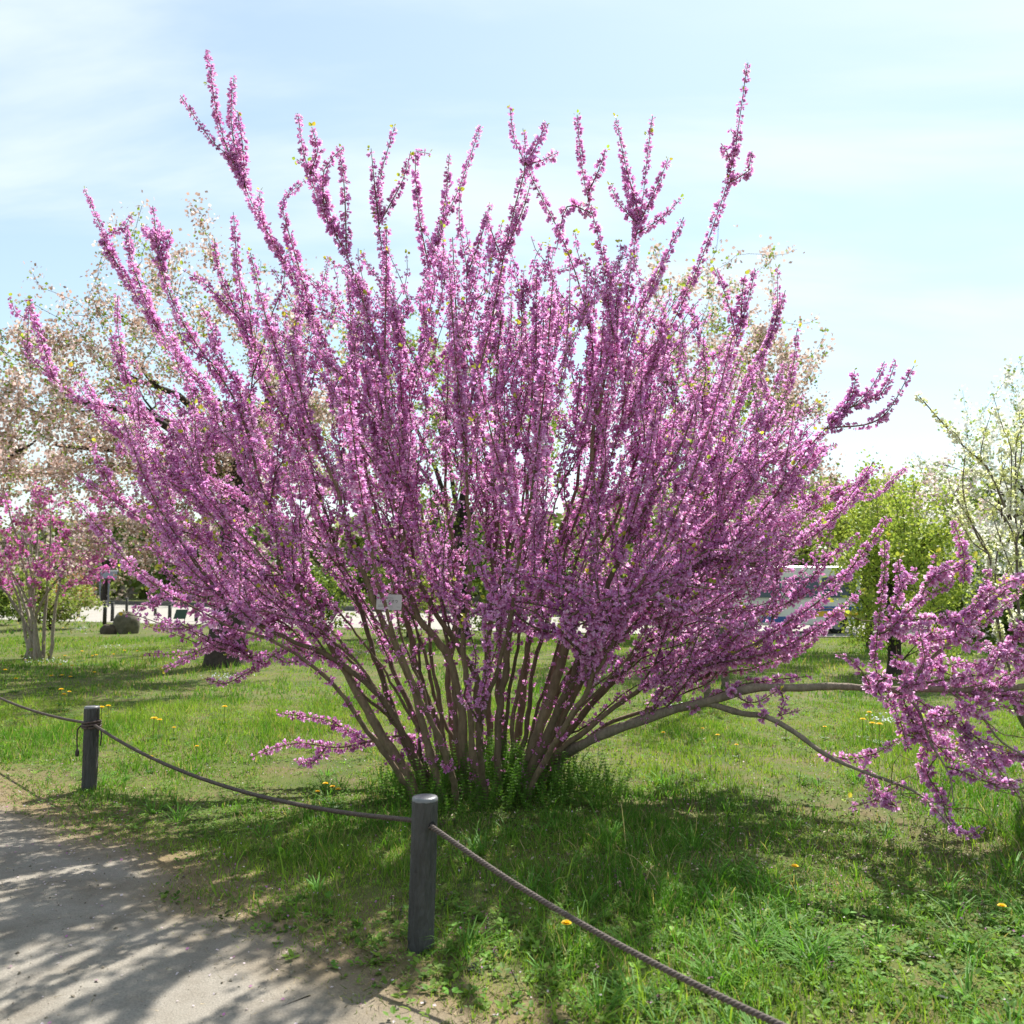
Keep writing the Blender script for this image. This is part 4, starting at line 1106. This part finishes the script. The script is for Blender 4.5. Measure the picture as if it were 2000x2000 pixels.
side_panel('bumper', [(-0.03, 0.28), (0.5, 0.28), (0.5, 0.5), (-0.03, 0.5)], M_rubber, (0.08, 0.08, 0.085), 0.03)
for wx in (0.85, 3.65):
    for yy in (VD - 0.02, VD + 1.52):
        c = np.array([vx0 + wx, yy, 0.012 + 0.31])
        wh = empty('wheel', c); wh.parent = VAN; wh.location = c - np.array(VAN.location)
        a = np.linspace(0, 2 * np.pi, 29)[:-1]
        def ring(r, y): return np.column_stack([c[0] + r * np.cos(a), np.full(28, y), c[2] + r * np.sin(a)])
        def lathe(rings, col, nm, mt):
            V = np.concatenate(rings); fs = []
            for m_ in range(len(rings) - 1):
                for k in range(28): fs.append((m_ * 28 + k, m_ * 28 + (k + 1) % 28, (m_ + 1) * 28 + (k + 1) % 28, (m_ + 1) * 28 + k))
            fs.append(tuple(range((len(rings) - 1) * 28, len(rings) * 28)))
            o = MB().add(V - np.array(VAN.location) - np.array(wh.location), fs, col).build(nm, mt); o.parent = wh
        lathe([ring(0.18, yy - 0.01), ring(0.27, yy - 0.015), ring(0.305, yy + 0.01), ring(0.31, yy + 0.1), ring(0.30, yy + 0.19), ring(0.15, yy + 0.2)], (0.02, 0.02, 0.021), 'tyre', M_rubber)
        lathe([ring(0.19, yy + 0.0), ring(0.17, yy + 0.03), ring(0.06, yy + 0.01), ring(0.02, yy - 0.005)], (0.35, 0.35, 0.36), 'rim', M_metal)
    # dark wheel arch
    an = np.linspace(0, math.pi, 12)
    side_panel('wheel_arch', [(wx + 0.37 * math.cos(t), 0.27 + 0.40 * math.sin(t)) for t in an], M_rubber, (0.015, 0.015, 0.016), 0.006)

def rock(name, c, rx, ry, rz, label, cat, col=(0.15, 0.13, 0.10)):
    nu, nv = 22, 13; V = []
    ph = rng.uniform(0, 6, 6)
    for i in range(nv):
        t = math.pi * i / (nv - 1) 
        for j in range(nu):
            u = 2 * math.pi * j / nu
            r = 1 + 0.10 * math.sin(2 * u + ph[0]) + 0.07 * math.sin(5 * u + 3 * t + ph[1]) + 0.06 * math.sin(4 * t + ph[2]) + 0.03 * rng.normal()
            st_ = abs(math.sin(t)) ** 0.55
            ctz = math.copysign(abs(math.cos(t)) ** 0.6, math.cos(t))
            V.append((c[0] + rx * r * st_ * math.cos(u), c[1] + ry * r * st_ * math.sin(u), c[2] + rz * ctz * (1 + 0.5 * (r - 1))))
    fs = [(i * nu + j, i * nu + (j + 1) % nu, (i + 1) * nu + (j + 1) % nu, (i + 1) * nu + j) for i in range(nv - 1) for j in range(nu)]
    o = MB().add(V, fs, col).build(name, M_stone, smooth=True)
    return tag(o, label, cat)
b = gpix(240, 1238)
rock('boulder', b + [0, 0.2, 0.22], 0.34, 0.28, 0.42, 'rounded grey boulder beside the far bollards', 'boulder', (0.115, 0.105, 0.075))
b2 = gpix(212, 1238)
rock('boulder', b2 + [0, 0, 0.08], 0.22, 0.2, 0.2, 'low dark stone leaning against the larger boulder', 'boulder', (0.07, 0.055, 0.04))

bol = [(131, 1172, 1210), (153, 1170, 1206), (204, 1175, 1222), (219, 1177, 1214), (247, 1167, 1198), (303, 1188, 1203), (331, 1181, 1217), (383, 1180, 1214), (38, 1165, 1215), (110, 1196, 1214), (1262, 1200, 1232)]
lab_b = 'short dark wooden bollard at the edge of the far paving'
def bollard(base, h, r):
    e = empty('bollard', base, lab_b, 'bollard', 'bollards along the far paving')
    MB().tube([base - [0, 0, 0.05], base + [0, 0, h * 0.5], base + [0, 0, h - 0.03]], [r, r * 0.98, r * 0.97], 12, (0.035, 0.033, 0.03)).build('shaft', M_post, e, smooth=True)
    MB().tube([base + [0, 0, h - 0.035], base + [0, 0, h - 0.01], base + [0, 0, h]], [r * 1.02, r * 1.02, r * 0.9], 12, (0.11, 0.11, 0.10)).build('cap', M_post, e, smooth=True)
    return e
for x, y0, y1 in bol:
    g = gpix(x, y1); g[2] = float(gz(g[0], g[1])); bollard(g, max(0.35, (y1 - y0) * g[1] / F), 0.07)
# leaning dark green plate sign
g = gpix(352, 1215)
PS = empty('plate_sign', g, 'small dark green square plate sign standing on the far paving', 'sign')
w2 = 0.24
MB().add([(g[0] - w2 - 0.05, g[1], 0.12), (g[0] + w2 - 0.05, g[1], 0.12), (g[0] + w2 + 0.05, g[1] + 0.05, 0.50), (g[0] - w2 + 0.05, g[1] + 0.05, 0.50), (g[0] - w2 - 0.05, g[1] + 0.02, 0.12), (g[0] + w2 - 0.05, g[1] + 0.02, 0.12), (g[0] + w2 + 0.05, g[1] + 0.07, 0.50), (g[0] - w2 + 0.05, g[1] + 0.07, 0.50)],
         [(0, 1, 2, 3), (7, 6, 5, 4), (0, 4, 5, 1), (1, 5, 6, 2), (2, 6, 7, 3), (3, 7, 4, 0)], (0.012, 0.045, 0.03)).build('plate', M_metal, PS)
for sx in (-0.15, 0.15):
    MB().tube([g + [sx, 0.05, -0.03], g + [sx, 0.05, 0.3]], 0.015, 6, (0.1, 0.1, 0.1)).build('leg', M_metal, PS)
# notice board on two poles
g = gpix(197, 1186)
NB = empty('notice_board', g, 'grey notice board on two metal poles beyond the bollards', 'notice board')
k_ = g[1] / F
for sx in (-3 * k_, 14 * k_ ):
    MB().tube([g + [sx, 0, -0.05], g + [sx, 0, 68 * k_]], 0.06, 8, (0.10, 0.11, 0.13)).build('pole', M_metal, NB, smooth=True)
MB().box((g[0] - 2 * k_, g[1] - 0.07, 56 * k_), (g[0] + 30 * k_, g[1] - 0.02, 70 * k_), (0.16, 0.18, 0.23)).build('board', M_metal, NB)
MB().box((g[0] - 3 * k_, g[1] - 0.09, 69.5 * k_), (g[0] + 31 * k_, g[1] + 0.02, 72 * k_), (0.45, 0.46, 0.48)).build('top_rail', M_metal, NB)

# ------------------------------------------------------------------ grass and weeds
def sample_lawn(n, y0, y1, margin=0.9):
    u = rng.random(n); y = np.sqrt(y0**2 + u * (y1**2 - y0**2))
    x = rng.uniform(-1, 1, n) * (0.585 * y + margin)
    return x, y
near_poly = near_e
def lawn_ok(x, y, base_d):
    s = path_s(x, y)
    p = np.clip((s + 0.26) / 0.5, 0, 1) ** 1.2
    bare = wob(x, y, 0.55, 8)
    bx = 0.9 * np.exp(-(((x - 2.0) / 1.5) ** 2 + ((y - 6.3) / 0.5) ** 2)) + np.exp(-(((x - 2.1) / 0.9) ** 2 + ((y - 5.35) / 0.45) ** 2)) + np.exp(-(((x - 1.0) / 0.35) ** 2 + ((y - 5.0) / 0.25) ** 2)) * 0.8
    p = p * np.clip(1.15 - 0.55 * np.clip(bare, 0, 1) - 0.75 * bx, 0.06, 1)
    road_y = np.interp(x, near_e[:, 0], near_e[:, 1]); far_y = np.interp(x, far_e[:, 0], far_e[:, 1])
    p = np.where((y > road_y - 0.1) & (y < far_y + 0.5), 0, p)
    return rng.random(len(x)) < p * base_d

def grass_col(x, y, n):
    t = 0.52 + 0.42 * wob(x, y, 0.8, 1) - 0.42 * wob(x, y, 0.30, 11) + 0.25 * rng.normal(size=n)
    t = np.clip(t, 0, 1)[:, None]
    c = np.array([0.075, 0.20, 0.02]) * (1 - t) + np.array([0.26, 0.37, 0.05]) * t
    dry = (rng.random(n) < 0.10 + 0.14 * np.clip(wob(x, y, 1.3, 9), 0, 1))[:, None]
    c = np.where(dry, np.array([0.38, 0.32, 0.15]) * rng.uniform(0.7, 1.1, (n, 1)), c)
    return np.clip(c * (1 + 0.15 * rng.normal(size=(n, 1))), 0.01, 0.7)

BLV = [(-0.5, 0, 0), (0.5, 0, 0), (0.42, 0.16, 0.5), (-0.42, 0.16, 0.5), (0.25, 0.52, 0.86), (-0.25, 0.52, 0.86), (0, 0.95, 1.0)]
BLF = [(0, 1, 2, 3), (3, 2, 4, 5), (5, 4, 6)]
BMV = [(-0.5, 0, 0), (0.5, 0, 0), (0.35, 0.2, 0.6), (-0.35, 0.2, 0.6), (0, 0.7, 1.0)]
BMF = [(0, 1, 2, 3), (3, 2, 4)]
BSV = [(-0.5, 0, 0), (0.5, 0, 0), (0, 0.4, 1.0)]
BSF = [(0, 1, 2)]
gm = MB()
def blades(n, y0, y1, hmean, wid, TV, TF, margin=0.9, dens=1.0):
    x, y = sample_lawn(n, y0, y1, margin); k = lawn_ok(x, y, dens); x, y = x[k], y[k]; n = len(x)
    tall = np.clip(0.75 + 0.75 * wob(x, y, 0.30, 11), 0.28, 2.0)
    s = np.clip(path_s(x, y), -0.1, 0.9); tall = tall * (0.5 + 0.55 * np.clip(s, 0, 0.9))
    h = hmean * tall * rng.uniform(0.5, 1.5, n)
    a = rng.uniform(0, 2 * np.pi, n)
    lean = np.column_stack([np.cos(a), np.sin(a), np.zeros(n)]) * rng.uniform(0.05, 0.75, (n, 1)) + [0, 0, 1]
    Rm = frames(lean)
    pos = np.column_stack([x, y, gz(x, y) - 0.006])
    gm.inst(TV, TF, pos, Rm, np.column_stack([wid * rng.uniform(0.6, 1.4, n), h * rng.uniform(0.3, 1.0, n), h]), grass_col(x, y, n))
blades(88000, 2.6, 6.0, 0.062, 0.0045, BMV, BMF)
# tussocks of long broad blades, thickest towards the near right
tx, ty = sample_lawn(1500, 2.7, 7.5); kk_ = (path_s(tx, ty) > 0.3) & (rng.random(1500) < np.clip(0.10 + 0.22 * (tx > 0.2) * (ty < 4.6) + 0.10 * wob(tx, ty, 0.5, 2), 0, 1)); tx, ty = tx[kk_], ty[kk_]
for q in range(len(tx)):
    m_ = int(rng.integers(14, 30)); aa = rng.uniform(0, 6.28, m_); rr2 = rng.uniform(0, 0.05, m_)
    xx = tx[q] + rr2 * np.cos(aa); yy = ty[q] + rr2 * np.sin(aa); hh_ = rng.uniform(0.09, 0.19) * rng.uniform(0.6, 1.2, m_)
    ln = np.column_stack([np.cos(aa), np.sin(aa), np.zeros(m_)]) * rng.uniform(0.2, 0.9, (m_, 1)) + [0, 0, 1]
    ref = np.column_stack([-np.sin(aa), np.cos(aa), np.zeros(m_)])
    Dn = norm(ln); Yv = norm(np.column_stack([np.cos(aa), np.sin(aa), np.zeros(m_)]) - (Dn[:, :2] * np.column_stack([np.cos(aa), np.sin(aa)])).sum(1, keepdims=True) * Dn); Xv = np.cross(Yv, Dn)
    cb = np.array([0.10, 0.24, 0.03]) * rng.uniform(0.75, 1.35) * rng.uniform(0.85, 1.15, (m_, 1))
    gm.inst(BLV, BLF, np.column_stack([xx, yy, gz(xx, yy) - 0.005]), np.stack([Xv, Yv, Dn], -1), np.column_stack([np.full(m_, 0.0075), hh_ * 0.8, hh_]), cb)
blades(3200, 2.6, 5.5, 0.15, 0.0065, BLV, BLF, dens=0.55)
blades(130000, 6.0, 12.0, 0.07, 0.009, BSV, BSF, 1.2)
blades(100000, 12.0, 26.0, 0.085, 0.016, BSV, BSF, 1.5)
blades(40000, 26.0, 70.0, 0.10, 0.055, BSV, BSF, 3)
gm.build('grass', M_grass, kind='stuff')
# broad-leaved weeds: small ovate leaves close to the ground, and rosettes
WLV = [(0, 0, 0), (0.30, 0.06, 0.30), (0.26, 0.02, 0.70), (0, -0.06, 1.0), (-0.26, 0.02, 0.70), (-0.30, 0.06, 0.30)]
WLF = [(0, 1, 2, 3), (0, 3, 4, 5)]
WSV = [(0, 0, 0), (0.30, 0.06, 0.45), (0, -0.06, 1.0), (-0.30, 0.06, 0.45)]
WSF = [(0, 1, 2, 3)]
wm = MB()
def weeds(n, y0, y1, size, hmax, dens=1.0):
    x, y = sample_lawn(n, y0, y1); k = lawn_ok(x, y, dens); x, y = x[k], y[k]
    keep = rng.random(len(x)) < np.clip(0.5 + 0.75 * wob(x, y, 0.5, 4), 0.06, 1); x, y = x[keep], y[keep]; n = len(x)
    per = 6; X = np.repeat(x, per); Y = np.repeat(y, per); n2 = n * per
    a = rng.uniform(0, 2 * np.pi, n2); rr = rng.uniform(0.0, size * 0.7, n2)
    D = np.column_stack([np.cos(a), np.sin(a), rng.uniform(0.0, 0.9, n2)])
    hh = np.repeat(rng.random(n) ** 2 * hmax, per) * rng.uniform(0.2, 1, n2)
    pos = np.column_stack([X + rr * np.cos(a), Y + rr * np.sin(a), gz(X, Y) + hh])
    c = np.tile(np.array([0.11, 0.25, 0.035]), (n2, 1)) * (1 + 0.3 * np.repeat(rng.normal(size=n), per)[:, None]) * (1 + 0.1 * rng.normal(size=(n2, 1)))
    c[:, 0] *= 1 + 0.5 * np.repeat(rng.random(n), per)
    wm.inst(*((WLV, WLF) if size > 0.03 else (WSV, WSF)), pos, frames(D, (0, 0, 1)), size * rng.uniform(0.6, 1.3, n2), np.clip(c, 0.012, 0.6))
weeds(3600, 2.6, 4.6, 0.031, 0.05)
weeds(26000, 2.7, 7.5, 0.018, 0.055)
weeds(12000, 7.5, 14, 0.026, 0.07)
# tall bedstraw round the foot of the redbud: stalks with whorls of narrow leaves
n = 760
a = rng.uniform(0, 2 * np.pi, n); r_ = rng.uniform(0, 1, n) ** 0.7
X = BASE[0] + 0.05 + r_ * np.cos(a) * 0.95; Y = BASE[1] - 0.15 + r_ * np.sin(a) * 0.62
for k in range(n):
    h = rng.uniform(0.12, 0.40) * (1.15 - 0.6 * r_[k]); b0 = np.array([X[k], Y[k], float(gz(X[k], Y[k]))])
    top = b0 + np.array([rng.normal() * 0.07, rng.normal() * 0.07, h])
    m_ = int(h / 0.028) + 2; t = np.linspace(0.2, 1, m_)
    C = b0 + (top - b0) * t[:, None]; C = np.repeat(C, 6, 0)
    aa = np.tile(np.arange(6) * 1.047, m_) + np.repeat(rng.uniform(0, 3, m_), 6)
    D = np.column_stack([np.cos(aa), np.sin(aa), np.full(len(aa), 0.35)])
    cc = np.array([0.10, 0.22, 0.03]) * rng.uniform(0.7, 1.3)
    wm.inst(BSV, BSF, C, frames(D), np.column_stack([np.full(len(C), 0.006), np.full(len(C), 0.004), np.full(len(C), 0.021)]), cc)
    wm.tube([b0, (b0 + top) / 2, top], 0.0014, 3, cc * 0.9, cap=False)
wm.build('weeds', M_grass, kind='stuff')
# dead-nettle spikes with dusky purple tops
dn_ = MB()
x, y = sample_lawn(520, 3.2, 8.5); k = (x > -0.6) & lawn_ok(x, y, 1.0) & (wob(x, y, 0.6, 7) > -0.25); x, y = x[k], y[k]
for q in range(len(x)):
    b0 = np.array([x[q], y[q], float(gz(x[q], y[q]))]); h = rng.uniform(0.05, 0.13); l_ = rng.normal(size=2) * 0.012
    top = b0 + [l_[0], l_[1], h]
    dn_.tube([b0, top], 0.0016, 4, (0.09, 0.10, 0.04), cap=False)
    m_ = 14; aa = rng.uniform(0, 6.28, m_); tt_ = np.sort(rng.uniform(0.5, 1.05, m_))
    C = b0 + (top - b0) * tt_[:, None]; D = np.column_stack([np.cos(aa), np.sin(aa), rng.uniform(-0.4, 0.3, m_)])
    cc = np.where((tt_ > 0.8)[:, None], np.array([0.20, 0.10, 0.14]), np.array([0.07, 0.12, 0.04])) * rng.uniform(0.7, 1.2)
    dn_.inst(WLV, WLF, C, frames(D, (0, 0, 1)), 0.017 * (1.25 - 0.5 * tt_), cc)
dn_.build('dead_nettle', M_grass, kind='stuff')

# fallen petals, pebbles and twigs on the path
pm = MB()
x = rng.uniform(-4.2, 0.6, 2600); y = rng.uniform(2.7, 7.2, 2600); s = path_s(x, y)
k = (s < 0.35) & (rng.random(len(x)) < np.clip(0.18 + 0.75 * np.exp(-((s + 0.35) / 0.45) ** 2), 0, 1) * 0.42); x, y = x[k], y[k]; n = len(x)
PTV = [(-0.5, 0, 0), (0, -0.42, 0.08), (0.5, 0, 0.02), (0, 0.42, 0.10)]
cc = np.where(rng.random((n, 1)) < 0.72, np.array([0.80, 0.70, 0.76]), np.array([0.52, 0.20, 0.46]))
pm.inst(PTV, [(0, 1, 2, 3)], np.column_stack([x, y, gz(x, y) + 0.010]), frames(np.array([0, 0, 1]) + 0.25 * rng.normal(size=(n, 3))), 0.014 * rng.uniform(0.6, 1.3, n), cc)
x, y = sample_lawn(1800, 3.0, 8.0); k = path_s(x, y) > 0.1; x, y = x[k], y[k]; n = len(x)
cc = np.where(rng.random((n, 1)) < 0.5, np.array([0.72, 0.62, 0.68]), np.array([0.50, 0.22, 0.46]))
pm.inst(PTV, [(0, 1, 2, 3)], np.column_stack([x, y, gz(x, y) + rng.uniform(0.01, 0.05, n)]), frames(np.array([0, 0, 1]) + 0.5 * rng.normal(size=(n, 3))), 0.012 * rng.uniform(0.6, 1.3, n), cc)
pm.build('fallen_petals', M_petal, kind='stuff')
OCT = [(1, 0, 0), (-1, 0, 0), (0, 1, 0), (0, -1, 0), (0, 0, 1), (0, 0, -1)]
OCF = [(0, 2, 4), (2, 1, 4), (1, 3, 4), (3, 0, 4), (2, 0, 5), (1, 2, 5), (3, 1, 5), (0, 3, 5)]
gv = MB()
x = rng.uniform(-4.5, 1.0, 5200); y = rng.uniform(2.6, 7.6, 5200); s = path_s(x, y); k = s < 0.3; x, y = x[k], y[k]; n = len(x)
ss = 0.0028 + 0.010 * rng.random(n) ** 7
cc = np.array([0.30, 0.26, 0.2]) * rng.uniform(0.4, 1.5, (n, 1))
gv.inst(OCT, OCF, np.column_stack([x, y, gz(x, y) + 0.007]), frames(rng.normal(size=(n, 3))), np.column_stack([ss, ss * rng.uniform(0.6, 1, n), ss * 0.6]), cc)
x = rng.uniform(-4.5, 1.0, 2400); y = rng.uniform(2.6, 7.4, 2400); s = path_s(x, y); k = (s < 0.5) & (rng.random(len(x)) < np.clip(1 + s * 0.8, 0.1, 1)); x, y = x[k], y[k]; n = len(x)
a = rng.uniform(0, 6.28, n)
gv.inst(BSV, BSF, np.column_stack([x, y, gz(x, y) + 0.009]), frames(np.column_stack([np.cos(a), np.sin(a), 0.12 + 0 * a])), np.column_stack([np.full(n, 0.0022), np.full(n, 0.005), rng.uniform(0.02, 0.07, n)]), np.array([0.40, 0.32, 0.19]) * rng.uniform(0.5, 1.2, (n, 1)))
x = np.concatenate([rng.normal(2.1, 0.9, 2600), rng.normal(1.0, 0.4, 700), rng.uniform(-0.5, 4, 1500)]); y = np.concatenate([rng.normal(5.4, 0.5, 2600), rng.normal(5.0, 0.3, 700), rng.uniform(3.2, 7, 1500)])
k = path_s(x, y) > 0.2; x, y = x[k], y[k]; n = len(x); a = rng.uniform(0, 6.28, n)
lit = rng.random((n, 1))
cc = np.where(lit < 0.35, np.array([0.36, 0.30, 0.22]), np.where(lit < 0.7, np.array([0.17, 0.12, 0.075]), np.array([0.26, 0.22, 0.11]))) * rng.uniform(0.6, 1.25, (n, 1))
gv.inst(WSV, WSF, np.column_stack([x, y, gz(x, y) + rng.uniform(0.004, 0.014, n)]), frames(np.column_stack([np.cos(a), np.sin(a), rng.uniform(-0.2, 0.5, n)])), np.column_stack([rng.uniform(0.008, 0.03, n), np.full(n, 0.02), rng.uniform(0.012, 0.042, n)]), cc)
tt2 = rng.uniform(2.5, 11.5, 15000); ex = np.interp(tt2, np.arange(len(EDGE)), EDGE[:, 0]) + rng.normal(0, 0.28, 15000); ey = np.interp(tt2, np.arange(len(EDGE)), EDGE[:, 1]) + rng.normal(0, 0.28, 15000)
s_ = path_s(ex, ey); k = rng.random(15000) < np.exp(-((s_ - 0.12) / 0.3) ** 2) * np.clip(0.6 + wob(ex, ey, 0.2, 6), 0.1, 1); x, y = ex[k], ey[k]; n = len(x); a = rng.uniform(0, 6.28, n)
gr = rng.random((n, 1)); cc = np.where(gr < 0.5, np.array([0.34, 0.27, 0.13]), np.array([0.17, 0.22, 0.05])) * rng.uniform(0.6, 1.25, (n, 1))
gv.inst(BSV, BSF, np.column_stack([x, y, gz(x, y) + 0.002]), frames(np.column_stack([np.cos(a), np.sin(a), rng.uniform(0.1, 1.1, n)])), np.column_stack([np.full(n, 0.004), np.full(n, 0.012), rng.uniform(0.014, 0.05, n)]), cc)
gv.build('gravel_and_straw', M_stone, kind='stuff')
# pale litter of little white flowers in the lawn
wl = MB()
for cx, cy, wx, n in ((160, 1232, 16, 60), (445, 1330, 40, 70), (215, 1270, 45, 40), (1745, 1415, 45, 60), (1330, 1385, 30, 30), (90, 1300, 45, 50), (720, 1280, 30, 60)):
    for q in range(n):
        g = gpix(cx + rng.normal() * wx * 0.6, cy + rng.normal() * 3.5)
        wl.inst(PTV, [(0, 1, 2, 3)], [[g[0], g[1], float(gz(g[0], g[1])) + rng.uniform(0.05, 0.1)]], frames(np.array([[0, -0.3, 1]]) + 0.4 * rng.normal(size=(1, 3))), np.array([0.03]) * rng.uniform(0.6, 1.3), (0.74, 0.78, 0.82))
wl.build('white_ground_flowers', M_petal, kind='stuff')

# dandelions, each a plant of its own
dpx = [(123, 1226), (243, 1271), (268, 1271), (180, 1283), (188, 1283), (221, 1280), (113, 1286), (127, 1283), (300, 1285), (349, 1283), (10, 1315), (100, 1323), (121, 1324), (137, 1324), (141, 1303), (184, 1315), (120, 1347), (135, 1347), (125, 1355), (30, 1330), (199, 1381), (212, 1375), (439, 1382), (311, 1403), (118, 1302), (385, 1452), (294, 1477), (300, 1408), (340, 1420), (50, 1290), (75, 1268), (160, 1275),
       (1295, 1430), (1372, 1421), (1401, 1437), (1438, 1453), (1535, 1417), (1611, 1416), (1698, 1386), (1685, 1403), (1703, 1409), (1718, 1413), (1957, 1778), (1553, 1701), (1107, 1822), (636, 1530), (650, 1535), (620, 1540), (660, 1542), (1460, 1300), (1560, 1268), (1950, 1500)]
proto = None
for k, (x, y) in enumerate(dpx):
    g = gpix(x, y, 0.0); hh = 0.12 if g[1] < 10 else 0.19
    # the flower head stands above the ground: step toward the eye so the head falls on that spot
    g = gpix(x, y, hh); g[2] = float(gz(g[0], g[1]))
    if proto is None:
        e = empty('dandelion', (0, 0, 0), 'yellow dandelion in bloom in the lawn', 'dandelion', 'dandelions in the lawn')
        MB().tube([(0, 0, -0.01), (0.004, 0, 0.06), (0.0, 0.002, 0.128)], 0.0022, 5, (0.16, 0.22, 0.06)).build('stalk', M_leaf, e)
        hm = MB(); n = 46
        for rw, (m_, rad, el) in enumerate(((18, 0.024, 0.12), (14, 0.02, 0.5), (10, 0.014, 0.9), (6, 0.008, 1.6))):
            aa = np.arange(m_) * 2 * np.pi / m_ + rw * 0.3; D = np.column_stack([np.cos(aa), np.sin(aa), np.full(m_, el)])
            hm.inst([(-0.5, 0, 0), (0.5, 0, 0), (0.6, 0, 0.8), (0, 0.02, 1.0), (-0.6, 0, 0.8)], [(0, 1, 2, 4), (4, 2, 3)], np.tile([0, 0.002, 0.13], (m_, 1)), frames(D, (0, 0, 1)), np.column_stack([np.full(m_, 0.007), np.full(m_, 0.01), np.full(m_, rad)]), (0.85, 0.58, 0.015))
        hm.build('flower_head', M_leaf, e)
        rl = MB(); aa = np.arange(8) * 0.785; D = np.column_stack([np.cos(aa), np.sin(aa), np.full(8, 0.3)])
        rl.inst(WLV, WLF, np.tile([0, 0, 0.004], (8, 1)), frames(D, (0, 0, 1)), np.column_stack([np.full(8, 0.03), np.full(8, 0.04), np.full(8, 0.06)]), (0.06, 0.15, 0.02)); rl.build('leaf_rosette', M_leaf, e)
        proto = e
        e.location = g; e.scale = (hh / 0.13,) * 3; e.rotation_euler = (0, 0, 1.0)
        bpy.context.view_layer.update()
    else:
        copy_tree(proto, g, rng.uniform(0, 6), hh / 0.13 * rng.uniform(0.9, 1.15))
print('objects', len(bpy.data.objects))
